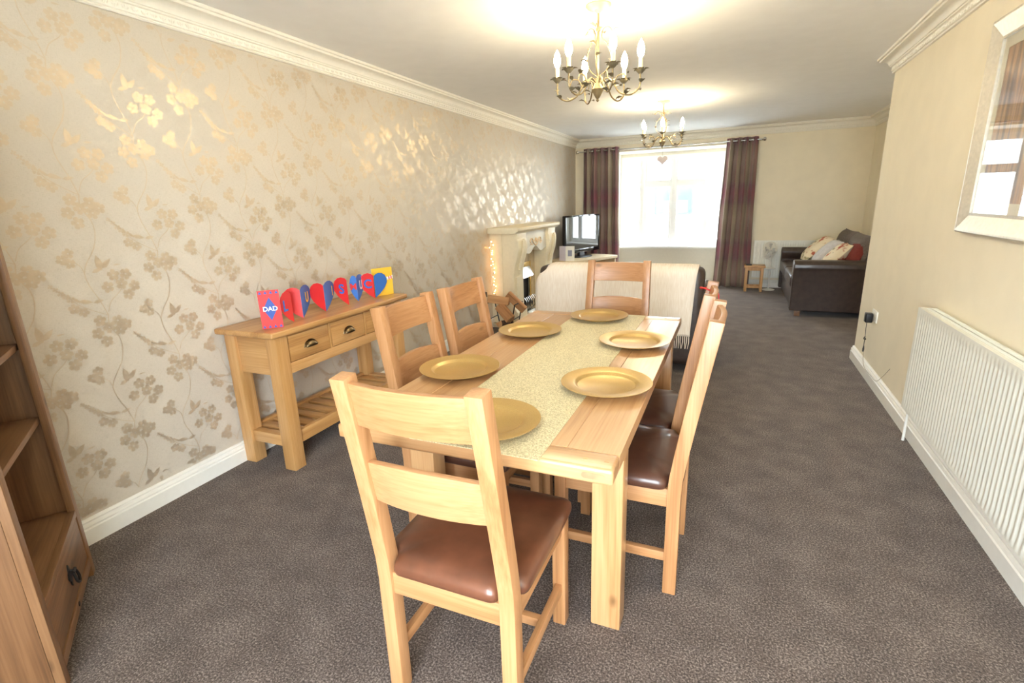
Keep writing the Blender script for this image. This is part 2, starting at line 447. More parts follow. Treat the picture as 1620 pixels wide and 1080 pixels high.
def sweep(bm, path, prof, sides=1.0):
    """profile (out from wall, z) swept along a wall path in plan; interior is on the right of travel when sides=1"""
    n = len(path); rings = []
    for i, p in enumerate(path):
        p = Vector(p)
        ds = []
        if i > 0: ds.append((p-Vector(path[i-1])).normalized())
        if i < n-1: ds.append((Vector(path[i+1])-p).normalized())
        ns = [Vector((d.y, -d.x))*sides for d in ds]
        if len(ns) == 1: m = ns[0]
        else: m = (ns[0]+ns[1])/(1+ns[0].dot(ns[1]))
        rings.append([bm.verts.new((p.x+m.x*o, p.y+m.y*o, z)) for o, z in prof])
    k = len(prof)
    for A, B in zip(rings, rings[1:]):
        for j in range(k):
            bm.faces.new((A[j], B[j], B[(j+1) % k], A[(j+1) % k]))
    bm.faces.new(rings[0]); bm.faces.new(rings[-1][::-1])
cz = 2.275
arc = [(0.040+0.052*(1-math.cos(t*PI/2/5)), cz+0.058+0.038*math.sin(t*PI/2/5)) for t in range(6)]
prof = [(0, cz), (0.014, cz), (0.018, cz+0.006), (0.014, cz+0.013), (0.022, cz+0.016), (0.022, cz+0.046), (0.032, cz+0.049), (0.034, cz+0.056)] + arc + \
       [(0.094, cz+0.101), (0.094, cz+0.108), (0.104, cz+0.111), (0.108, cz+0.118), (0.108, H), (0, H)]
bm = newbm()
sweep(bm, [(0, BY), (0, D), (AW, D), (AW, NY), (W, NY), (W, BY)], prof)
coving = struct(build('trim_1', bm, PLASTER, smooth=True), 'moulded white plaster coving with a raised leaf band')
# the raised leaf band on the coving's lower face: repeated small acanthus bumps
bm = newbm()
def leafbump(o, d, nrm):
    """pointed three-lobed leaf lying on the frieze at o, running along d"""
    for s, ln, tilt in ((0, 0.013, 0), (-0.0105, 0.010, 0.45), (0.0105, 0.010, -0.45)):
        c = o+d*s
        up = (Vector((0, 0, 1))*math.cos(tilt)-d*math.sin(tilt)); sd = up.cross(nrm)
        a = [bm.verts.new(c+up*ln), bm.verts.new(c-up*ln), bm.verts.new(c+sd*0.0055), bm.verts.new(c-sd*0.0055), bm.verts.new(c+nrm*0.006)]
        for q in ((0, 2, 4), (2, 1, 4), (1, 3, 4), (3, 0, 4)): bm.faces.new([a[i] for i in q])
def band(p0, p1, nrm):
    p0, p1 = Vector(p0), Vector(p1); L = (p1-p0).length; d = (p1-p0)/L; n = int(L/0.042)
    for i in range(n): leafbump(p0+d*(i+0.5)*L/n+Vector(nrm)*0.022, d, Vector(nrm))
zz = cz+0.031
band((0, 0.2, zz), (0, D-0.03, zz), (1, 0, 0)); band((0.03, D, zz), (AW-0.03, D, zz), (0, -1, 0))
band((W, 2.2, zz), (W, NY, zz), (-1, 0, 0)); band((AW, 6, zz), (AW, D-0.03, zz), (-1, 0, 0))
build('leaf_band', bm, PLASTER, coving, stuff=True)

hs = 0.118
sprof = [(0, 0), (0.022, 0), (0.022, hs-0.046), (0.016, hs-0.041), (0.016, hs-0.036), (0.021, hs-0.032), (0.017, hs-0.024), (0.011, hs-0.020), (0.011, hs-0.015), (0.013, hs-0.011), (0.008, hs-0.003), (0.004, hs), (0, hs)]
def skirt(name, path):
    bm = newbm(); sweep(bm, path, sprof); return struct(build(name, bm, WHITE))
skirt('baseboard_left', [(0, BY), (0, 5.36)])
skirt('baseboard_far', [(2.44, D), (AW, D), (AW, NY)])
skirt('baseboard_right', [(AW, NY), (W, NY), (W, BY)])
skirt('baseboard_corner', [(0, 6.80), (0, D), (OX0, D)])

# wallpaper print: trailing stems with blossom clusters, laid flat on the paper
def wallpaper():
    bm = newbm(); X = 0.0006
    rnd = random.Random(3)
    ZL, ZH, YL, YH = 0.122, 2.272, -0.2, 8.86
    def ok(u, v): return ZL < v < ZH and YL < u < YH and not (5.36 < u < 6.8 and v < 1.1)
    cnt = [0]
    def poly(pts):
        if all(ok(u, v) for u, v in pts):
            cnt[0] += 1; xx = X+(cnt[0] % 97)*4e-6
            bm.faces.new([bm.verts.new((xx, u, v)) for u, v in pts])
    def stem(pts, O, w):
        P = curve_pts([(p[0], p[1], 0) for p in pts], 14)
        q = []
        for i, p in enumerate(P):
            d = (P[min(i+1, len(P)-1)]-P[max(i-1, 0)]).normalized()
            q.append(((O[0]+p.x-d.y*w, O[1]+p.y+d.x*w), (O[0]+p.x+d.y*w, O[1]+p.y-d.x*w)))
        for a, b in zip(q, q[1:]): poly([a[0], a[1], b[1], b[0]])
    def petal(cx, cy, a, r, wd):
        ca, sa = math.cos(a), math.sin(a)
        pts = [(0.15, 0.12), (0.6, wd), (0.95, wd*0.75), (1.0, 0), (0.95, -wd*0.75), (0.6, -wd), (0.15, -0.12)]
        poly([(cx+r*(x*ca-y*sa), cy+r*(x*sa+y*ca)) for x, y in pts])
    def flower(cx, cy, r, a0, n=5):
        for k in range(n): petal(cx, cy, a0+2*PI*k/n, r, 0.40)
    def leaf(cx, cy, a, ln, wd):
        ca, sa = math.cos(a), math.sin(a)
        pts = [(-1, 0), (-0.4, wd), (0.3, wd*0.8), (1, 0), (0.3, -wd*0.8), (-0.4, -wd)]
        poly([(cx+ln*(x*ca-y*sa), cy+ln*(x*sa+y*ca)) for x, y in pts])
    main = [(0.106, -0.262), (0.087, -0.192), (0.061, -0.125), (0.054, -0.067), (0.076, -0.02), (0.112, 0.032), (0.132, 0.099), (0.127, 0.154), (0.100, 0.206), (0.106, 0.258)]
    for ci in range(-7, 29):
        for ri in range(-2, 5):
            O = (1.243+0.2755*ci, 0.731+0.52*ri-0.2615*(ci % 2))
            if O[1] > 2.7 or O[1] < -0.35: continue
            stem(main, O, 0.0021)
            stem([(0.11, -0.249), (0.131, -0.204), (0.174, -0.168), (0.194, -0.136)], O, 0.0018)
            stem([(0.054, -0.066), (0.042, -0.034), (0.006, -0.006)], O, 0.0016)
            stem([(0.106, -0.262), (0.061, -0.238), (0.005, -0.2), (-0.019, -0.169), (-0.05, -0.139), (-0.079, -0.107)], O, 0.0016)
            def F(l, r):
                for i, (u, v) in enumerate(l): flower(O[0]+u, O[1]+v, r, 0.7*i+0.3)
            F([(0.164, -0.090), (0.216, -0.092), (0.243, -0.150), (0.210, -0.186), (0.131, -0.140), (0.190, -0.134)], 0.026)
            F([(0.012, 0.020), (-0.016, -0.004), (0.010, -0.022)], 0.022)
            F([(0.068, -0.282), (0.138, -0.295), (0.170, -0.318), (0.048, -0.335), (0.077, -0.378), (0.142, -0.338), (0.098, -0.318)], 0.026)
            F([(-0.017, -0.212), (0.016, -0.232)], 0.022)
            for (u, v), r in zip([(-0.079, -0.107), (-0.064, -0.122), (-0.050, -0.141), (-0.035, -0.156), (-0.020, -0.172)], (0.010, 0.011, 0.013, 0.014, 0.016)):
                flower(O[0]+u, O[1]+v, r, 0.4, 4)
            leaf(O[0]+0.117, O[1]-0.030, 1.72, 0.036, 0.42); leaf(O[0]+0.146, O[1]-0.036, 0.75, 0.030, 0.40)
            leaf(O[0]+0.105, O[1]-0.062, 0.35, 0.024, 0.36); leaf(O[0]+0.188, O[1]-0.046, 0.05, 0.017, 0.22)
            leaf(O[0]+0.034, O[1]-0.190, -0.25, 0.028, 0.34); leaf(O[0]+0.082, O[1]-0.196, 0.15, 0.022, 0.36)
            leaf(O[0]+0.002, O[1]-0.180, -0.7, 0.018, 0.34)
    return build('wallpaper_print', bm, PRINT, wall_left, stuff=True)
wallpaper()

# bay window
def window():
    root = struct(thing('window_1', 'white framed bay window with top lights', 'window'))
    del root['category']
    y0, y1 = BAYD-0.01, BAYD+0.05
    zs, zt, zh = 0.60, 1.66, 2.12
    bm = newbm()
    box(bm, OX0, OX0+0.07, y0, y1, zs, zh); box(bm, OX1-0.07, OX1, y0, y1, zs, zh)
    box(bm, OX0+0.07, OX1-0.07, y0, y1, zh-0.06, zh); box(bm, OX0+0.07, OX1-0.07, y0, y1, zs, zs+0.06)
    build('frame', bm, UPVC, root)
    mull = [1.06, 1.575, 2.10]
    for m in mull: boxpart('mullion', (m-0.032, m+0.032, y0, y1, zs+0.06, zh-0.06), UPVC, root, 0.004)
    xs = [OX0+0.07]+[v for m in mull for v in (m-0.032, m+0.032)]+[OX1-0.07]
    for i in range(4):
        a, b = xs[2*i], xs[2*i+1]
        boxpart('transom', (a, b, y0, y1, zt-0.028, zt+0.028), UPVC, root, 0.004)
        for za, zb in ((zs+0.06, zt-0.028), (zt+0.028, zh-0.06)):
            bm = newbm(); s = 0.03
            box(bm, a, a+s, y0-0.012, y1-0.02, za, zb); box(bm, b-s, b, y0-0.012, y1-0.02, za, zb)
            box(bm, a+s, b-s, y0-0.012, y1-0.02, zb-s, zb); box(bm, a+s, b-s, y0-0.012, y1-0.02, za, za+s)
            f = build('sash', bm, UPVC, root)
            boxpart('pane', (a+s, b-s, BAYD+0.016, BAYD+0.020, za+s, zb-s), GLASS, f, 0)
    # side lights of the bay
    boxpart('sill', (OX0, OX1, BAYD-0.16, BAYD+0.0, 0.565, 0.60), UPVC, root, 0.006)
window()

# glazed door behind the camera
def back_door():
    root = struct(thing('door_1', 'white glazed garden door behind the camera', 'door')); del root['category']
    bm = newbm()
    for a, b in ((1.7, 1.79), (2.53, 2.62), (3.36, 3.45)): box(bm, a, b, BY-0.08, BY-0.02, 0, 2.25)
    box(bm, 1.79, 2.53, BY-0.08, BY-0.02, 2.16, 2.25); box(bm, 2.62, 3.36, BY-0.08, BY-0.02, 2.16, 2.25)
    box(bm, 1.79, 2.53, BY-0.08, BY-0.02, 0, 0.2); box(bm, 2.62, 3.36, BY-0.08, BY-0.02, 0, 0.2)
    build('frame', bm, UPVC, root)
    for a, b in ((1.79, 2.53), (2.62, 3.36)): boxpart('pane', (a, b, BY-0.052, BY-0.048, 0.2, 2.16), GLASS, root, 0)
back_door()

# outside: drive, caravan, tree
sbox('ground', (-30, 30, -25, 40, -0.35, -0.25), plain('pale_concrete_drive', srgb(200, 200, 196), 0.9, noise=0.05))
def caravan():
    r = thing('caravan', 'white caravan with one rounded window parked outside the bay window', 'caravan', (1.2, 12.2, -0.25))
    bm = newbm(); box(bm, -2.6, 2.3, 0.02, 2.1, 0.35, 2.75)
    build('body', bm, plain('white_caravan_shell', srgb(238, 242, 246), 0.3, noise=0.01), r, 0.18, 4)
    cx, cz_, hw, hh = 0.10, 1.62, 0.42, 0.33
    def rr(hw, hh, rad, n=6):
        return [(cx+sx*(hw-rad)+rad*math.cos(a0+PI/2*i/n), cz_+sz*(hh-rad)+rad*math.sin(a0+PI/2*i/n)) for sx, sz, a0 in ((1, 1, 0), (-1, 1, PI/2), (-1, -1, PI), (1, -1, 3*PI/2)) for i in range(n+1)]
    o1, o2 = rr(hw, hh, 0.09), rr(hw-0.035, hh-0.035, 0.06)
    bm = newbm()
    A = [bm.verts.new((x, -0.02, z)) for x, z in o1]; B = [bm.verts.new((x, -0.02, z)) for x, z in o2]
    A2 = [bm.verts.new((x, 0.03, z)) for x, z in o1]
    n = len(A)
    for i in range(n):
        j = (i+1) % n; bm.faces.new((A[i], A[j], B[j], B[i])); bm.faces.new((A[i], A2[i], A2[j], A[j]))
    wf = build('window_frame', bm, plain('grey_window_rubber', srgb(52, 78, 80), 0.5), r)
    bm = newbm(); prism(bm, o2, 1, -0.012, 0.024)
    build('pane', bm, plain('tinted_acrylic', srgb(60, 80, 80), 0.15), wf)
    bm = newbm(); box(bm, cx-0.20, cx+0.3, -0.0145, -0.012, cz_-0.28, cz_-0.02); build('red_panel', bm, plain('faded_red_panel', srgb(104, 72, 72), 0.6), wf)
    for x in (-0.6, 0.5):
        bm = newbm(); lathe(bm, [(0, -0.09), (0.2, -0.09), (0.31, -0.07), (0.31, 0.07), (0.2, 0.09), (0, 0.09)], 20)
        for v in bm.verts: v.co = Vector((x+v.co.x, 0.25+v.co.z, 0.31+v.co.y))
        build('wheel', bm, BLACKP, r, smooth=True)
caravan()
def tree(label, x, y, h, s):
    r = thing('garden_tree', label, 'tree', (x, y, -0.25))
    bm = newbm(); tube(bm, [(0, 0, 0), (0.03, 0, h*0.4), (0, 0.05, h*0.75)], [0.11, 0.08, 0.04], 8); build('trunk', bm, BARK, r)
    bm = newbm(); rn = random.Random(5)
    for i in range(900):
        d = Vector((rn.gauss(0, 1), rn.gauss(0, 1), rn.gauss(0, 1))).normalized()*s*(0.55+0.45*rn.random())
        c = Vector((0, 0, h*0.8))+Vector((d.x, d.y, d.z*0.9)); a = rn.random()*6.3; q = 0.07
        e1 = Vector((math.cos(a), math.sin(a), rn.uniform(-.5, .5)))*q; e2 = Vector((-math.sin(a), math.cos(a), rn.uniform(-.5, .5)))*q*0.6
        bm.faces.new([bm.verts.new(c-e1), bm.verts.new(c+e2), bm.verts.new(c+e1), bm.verts.new(c-e2)])
    build('foliage', bm, plain('green_leaf', srgb(104, 150, 92), 0.7, noise=0.2), r, stuff=True)
tree('leafy green tree at the left edge of the view through the bay window', -1.0, 16.5, 2.4, 0.75)
tree('broad green tree behind the white caravan', 4.3, 17.5, 4.2, 1.6)

# ------------------------------------------------------------------ dining chairs
def rake(z):
    """rear-post centre line offset in y"""
    return 0.0 if z < 0.44 else -0.100*((z-0.44)/0.60)**1.12
def make_chair(label, seat_mat):
    r = thing('dining_chair', label, 'chair', group='ladder-back oak dining chairs')
    def post(sx):
        bm = newbm(); zs_ = [0, 0.2, 0.40, 0.47, 0.56, 0.68, 0.80, 0.92, 1.032]
        y0, rings = -0.2085, []
        for z in zs_:
            d = 0.047
            c = y0+rake(z); ix = 0.0 if z < 0.5 else 0.010*(z-0.5)/0.53
            rings.append([bm.verts.new((sx*(0.21-ix)-sx*x_, c+q, z)) for x_, q in ((0, -d/2), (0.044, -d/2), (0.044, d/2), (0, d/2))])
        for A, B in zip(rings, rings[1:]):
            for k in range(4): bm.faces.new((A[k], A[(k+1) % 4], B[(k+1) % 4], B[k]))
        bm.faces.new(rings[0]); bm.faces.new(rings[-1])
        for v in rings[-1]: v.co.z += 0.006 if v.co.y > y0+rake(1.032) else 0
        build('rear_leg', bm, CH[2], r, 0.0035)
    post(-1); post(1)
    for s in (-1, 1):
        bm = newbm(); box(bm, s*0.21-0.044*(s > 0), s*0.21+0.044*(s < 0), 0.186, 0.230, 0, 0.425); build('front_leg', bm, CH[2], r, 0.0035)
        bm = newbm(); a = s*0.2-0.024*(s > 0); box(bm, a, a+0.024, -0.186, 0.187, 0.355, 0.425); build('side_rail', bm, CH[1], r, 0.002)
        bm = newbm(); a = s*0.199-0.022*(s > 0); box(bm, a, a+0.022, -0.186, 0.187, 0.13, 0.166); build('side_stretcher', bm, CH[1], r, 0.002)
    bm = newbm(); box(bm, -0.167, 0.167, 0.196, 0.220, 0.355, 0.425); build('front_rail', bm, CH[0], r, 0.002)
    bm = newbm(); box(bm, -0.167, 0.167, -0.222, -0.198, 0.355, 0.425); build('rear_rail', bm, CH[0], r, 0.002)
    bm = newbm(); box(bm, -0.178, 0.178, 0.02, 0.042, 0.132, 0.164); build('cross_stretcher', bm, CH[0], r, 0.002)
    def slat(z0, z1, arch):
        bm = newbm(); n = 10; t = 0.020; cols = []
        for i in range(n+1):
            u = -1+2*i/n; x = u*0.167; bow = -0.020*(1-u*u); a = arch*(1-u*u)
            col = []
            for z, f in ((z0, 1), (z0, -1), (z1+a, -1), (z1+a, 1)):
                col.append(bm.verts.new((x, -0.2085+rake(z)+bow+f*t/2, z)))
            cols.append(col)
        for A, B in zip(cols, cols[1:]):
            for k in range(4): bm.faces.new((A[k], A[(k+1) % 4], B[(k+1) % 4], B[k]))
        bm.faces.new(cols[0]); bm.faces.new(cols[-1])
        build('back_slat', bm, CH[0], r, 0.003)
    slat(0.905, 1.022, 0.0); slat(0.675, 0.795, 0.012)
    # seat pad: T-shaped outline (narrow tongue between the rear legs), rounded and domed
    out = [(-0.160, -0.236), (0.160, -0.236), (0.163, -0.186), (0.222, -0.180), (0.226, 0.10), (0.224, 0.244), (0.0, 0.248), (-0.224, 0.244), (-0.226, 0.10), (-0.222, -0.180), (-0.163, -0.186)]
    dense = []
    for i, p in enumerate(out):
        q = out[(i+1) % len(out)]; m = max(1, int(math.dist(p, q)/0.016))
        for k in range(m): dense.append((p[0]+(q[0]-p[0])*k/m, p[1]+(q[1]-p[1])*k/m))
    for _ in range(2):
        dense = [((a[0]+2*b[0]+c[0])/4, (a[1]+2*b[1]+c[1])/4) for a, b, c in zip(dense[-1:]+dense[:-1], dense, dense[1:]+dense[:1])]
    bm = newbm(); rings = []
    for s, z in ((0.97, 0.426), (0.99, 0.430), (1.0, 0.442), (0.995, 0.454), (0.975, 0.464), (0.93, 0.473), (0.84, 0.480), (0.68, 0.485), (0.45, 0.488), (0.2, 0.489)):
        rings.append([bm.verts.new((x*s, y*s+0.0, z)) for x, y in dense])
    n = len(dense)
    for A, B in zip(rings, rings[1:]):
        for k in range(n): bm.faces.new((A[k], A[(k+1) % n], B[(k+1) % n], B[k]))
    bm.faces.new(rings[0][::-1]); bm.faces.new(rings[-1])
    s = build('seat', bm, seat_mat, r, smooth=True); s['label'] = 'brown leather seat pad'
    return r
G = 'ladder-back oak dining chairs'
chair = make_chair('oak ladder-back dining chair with chestnut leather seat at the near end of the table', SEATM)
chair.location = (1.922, 1.190, 0)
def place(x, y, rz, label):
    c = dup(chair, (x, y, 0), rz, label)
    for ch in c.children:
        if ch.name.startswith('seat'):
            ch.data = SEAT2
    return c
seat0 = [c for c in chair.children if c.name.startswith('seat')][0]
SEAT2 = seat0.data.copy(); SEAT2.materials.clear(); SEAT2.materials.append(SEATD)
place(2.235, 1.862, PI/2+0.0, 'oak ladder-back chair on the side of the table towards the radiator, nearer of the pair')
place(2.195, 2.325, PI/2, 'oak ladder-back chair with a red ribbon on its back, tucked in beside the radiator wall')
place(1.60, 1.785, -PI/2, 'oak ladder-back chair tucked in at the table in front of the console table')
place(1.62, 2.255, -PI/2, 'oak ladder-back chair on the wallpaper side, between console table and log basket')
place(1.905, 3.00, PI, 'oak ladder-back chair at the far end of the table, against the cream throw')

# red ribbon tied round a chair back
bm = newbm()
tube(bm, [(2.475+0.030*math.cos(a), 2.497+0.03*math.sin(a), 1.005+0.006*math.sin(2*a)) for a in [2*PI*i/16 for i in range(16)]], 0.0035, 6, True)
tube(bm, curve_pts([(2.505, 2.492, 1.005), (2.525, 2.485, 0.985), (2.530, 2.483, 0.93)], 8), 0.003, 6)
tag(build('ribbon', bm, REDR, smooth=True), 'red ribbon tied round the top of a chair back', 'ribbon')

# ------------------------------------------------------------------ dining table
def table():
    r = thing('dining_table', 'long light oak dining table with square legs and breadboard ends', 'table', (1.915, 1.99, 0))
    x0, x1, y0, y1, zt, zb = -0.430, 0.425, -0.878, 0.890, 0.775, 0.731
    ew = 0.085
    for a, b in ((y0, y0+ew), (y1-ew, y1)):
        e = boxpart('end_board', (x0, x1, a, b, zb, zt), TB[0], r, 0.009, 3)
        bm = newbm()
        for s in (-1, 1):
            for q in (0.345, 0.40):
                x = s*q; box(bm, x-0.006, x+0.006, (a+b)/2-0.004, (a+b)/2+0.004, zt-0.002, zt+0.0006)
        g = build('peg', bm, CN[0], e, stuff=True)
        if a == y0:
            bm = newbm()
            pts = [(0.375+sx*0.022+0.0085*math.cos(t), 0.752+0.0085*math.sin(t)) for sx, t0 in ((1, -PI/2), (-1, PI/2)) for t in [t0+PI*i/8 for i in range(9)]]
            prism(bm, pts, 1, y0-0.0008, y0+0.004)
            build('filled_slot', bm, plain('brown_wood_filler', srgb(176, 128, 92), 0.6, noise=0.1), e)
    n = 6; pw = (x1-x0)/n
    for i in range(n):
        a, b = x0+i*pw, x0+(i+1)*pw
        bm = newbm(); z1 = zt-0.0008*(i % 2); box(bm, a+0.0003, b-0.0003, y0+ew+0.0005, y1-ew-0.0005, zb+0.002, z1)
        build('plank', bm, TB[1], r, 0.0009, 1)
    for sx in (-1, 1):
        for y in (-0.570, 0.750):
            xx = 0.345*sx
            boxpart('leg', (xx-0.05, xx+0.05, y-0.05+0.05, y+0.05+0.05-0.02, 0, zb), TB[2], r, 0.005)
    ap = (0.640, zb)
    boxpart('apron', (-0.32, -0.295, -0.49, 0.75, *ap), TB[1], r); boxpart('apron', (0.295, 0.32, -0.49, 0.75, *ap), TB[1], r)
    boxpart('apron', (-0.295, 0.295, -0.53, -0.505, *ap), TB[0], r); boxpart('apron', (-0.295, 0.295, 0.775, 0.80, *ap), TB[0], r)
table()
ZT = 0.7752
# runner
bm = newbm(); n = 40; th = 0.0018
A = [[bm.verts.new((x, 1.100+(2.872-1.100)*j/n, z)) for j in range(n+1)] for x, z in ((1.757, ZT), (2.150, ZT), (2.150, ZT+th), (1.757, ZT+th))]
for k in range(4):
    B, C = A[k], A[(k+1) % 4]
    for j in range(n): bm.faces.new((B[j], B[j+1], C[j+1], C[j]))
bm.faces.new([A[k][0] for k in range(4)]); bm.faces.new([A[k][n] for k in range(4)])
tag(build('table_runner', bm, RUNNER), 'champagne glitter table runner laid along the middle of the oak table', 'table runner')

# plates
def plate_mesh():
    bm = newbm(); R = 0.160
    lathe(bm, [(0, 0.0035), (0.099, 0.0035), (0.104, 0.006), (0.110, 0.0125), (0.116, 0.0145), (0.150, 0.0185), (R-0.001, 0.0195), (R, 0.0185), (R-0.002, 0.0172), (0.116, 0.0115), (0.108, 0.0005), (0.100, 0), (0, 0)], 64)
    return bm
p0 = None
for x, y, onr, lab in [
        (1.605, 1.684, 0, 'gold charger plate on the wallpaper side of the table, nearer the camera'),
        (1.655, 2.333, 0, 'gold charger plate on the wallpaper side of the table, nearer the fireplace'),
        (1.910, 2.750, 1, 'gold charger plate at the far end of the table on the runner'),
        (2.186, 2.280, 1, 'gold charger plate on the radiator side of the table, farther from the camera'),
        (2.192, 1.687, 1, 'gold charger plate on the radiator side of the table, nearer the camera'),
        (1.930, 1.262, 1, 'gold charger plate at the near end, half hidden by the front chair')]:
    if p0 is None:
        p0 = build('charger_plate', plate_mesh(), PLATE, smooth=True); o = p0
    else:
        o = p0.copy(); COL.objects.link(o)
    o.location = (x, y, ZT+0.0003+0.0022); tag(o, lab, 'plate', 'gold charger plates on the dining table')
    o.rotation_euler = (0, 0, x*3)

# ------------------------------------------------------------------ console table by the wallpapered wall
def console():
    r = thing('console_table', 'oak console table with three drawers and slatted shelf against the floral wallpaper', 'table', (0.02, 2.42, 0))
    L0, L1, dp = -0.55, 0.575, 0.385      # along y, depth along x
    zt, zb = 0.810, 0.778
    bm = newbm(); box(bm, -0.012, 0.415, L0-0.045, L1+0.045, zb, zt); build('top', bm, CN[1], r, 0.011, 3)
    lw = 0.078
    for y in (L0, L1-lw):
        for x in (0, dp-lw):
            boxpart('leg', (x, x+lw, y, y+lw, 0, zb), CN[2], r, 0.004)
        boxpart('side_panel', (lw, dp-lw, y+0.016, y+lw-0.016, 0.555, zb), CN[0], r, 0.001)
        boxpart('side_rail', (lw, dp-lw, y+0.014, y+lw-0.014, 0.135, 0.200), CN[0], r, 0.002)
    boxpart('back_panel', (0.004, 0.024, L0+lw, L1-lw, 0.555, zb), CN[1], r, 0.001)
    boxpart('lower_rail', (dp-0.034, dp-0.004, L0+lw, L1-lw, 0.555, 0.614), CN[1], r, 0.002)
    boxpart('upper_rail', (dp-0.034, dp-0.004, L0+lw, L1-lw, 0.764, zb), CN[1], r, 0.001)
    span = (L1-L0-2*lw); w_ = span/3
    for i in range(3):
        a = L0+lw+i*w_
        if i: boxpart('divider', (dp-0.034, dp-0.004, a-0.008, a+0.008, 0.614, 0.764), CN[2], r, 0.001)
        d = boxpart('drawer', (dp-0.045, dp-0.006, a+0.011, a+w_-0.011, 0.617, 0.761), CN[1], r, 0.003)
        bm = newbm(); n = 12; c = (dp-0.006, a+w_/2, 0.680)
        cols = []
        for i2 in range(n+1):
            th = PI*i2/n; row = []
            for j in range(5):
                ph = (PI/2)*j/4
                row.append(bm.verts.new((c[0]+0.024*math.sin(ph)*max(0.0, math.sin(th))**0.35+0.001, c[1]-0.044*math.cos(th)*(1-0.0*j), c[2]-0.008+0.034*math.sin(th)*math.cos(ph))))
            cols.append(row)
        for A_, B_ in zip(cols, cols[1:]):
            for j in range(4): bm.faces.new((A_[j], B_[j], B_[j+1], A_[j+1]))
        bmesh.ops.remove_doubles(bm, verts=bm.verts[:], dist=0.0002)
        tube(bm, [(c[0]+0.0015, c[1]-0.047*math.cos(PI*k/14), c[2]-0.010+0.039*math.sin(PI*k/14)) for k in range(15)], 0.0028, 6)
        h = build('cup_handle', bm, BRASS, d, smooth=True)
        md = h.modifiers.new('thick', 'SOLIDIFY'); md.thickness = 0.0015
    boxpart('shelf_rail', (dp-0.040, dp-0.012, L0+lw, L1-lw, 0.140, 0.212), CN[1], r, 0.002)
    boxpart('shelf_rail', (0.012, 0.040, L0+lw, L1-lw, 0.140, 0.212), CN[1], r, 0.002)
    ns = 10; sp = span/ns
    for i in range(ns):
        a = L0+lw+i*sp
        boxpart('slat', (0.040, dp-0.040, a+0.016, a+sp-0.016, 0.178, 0.197), CN[0], r, 0.002)
console()

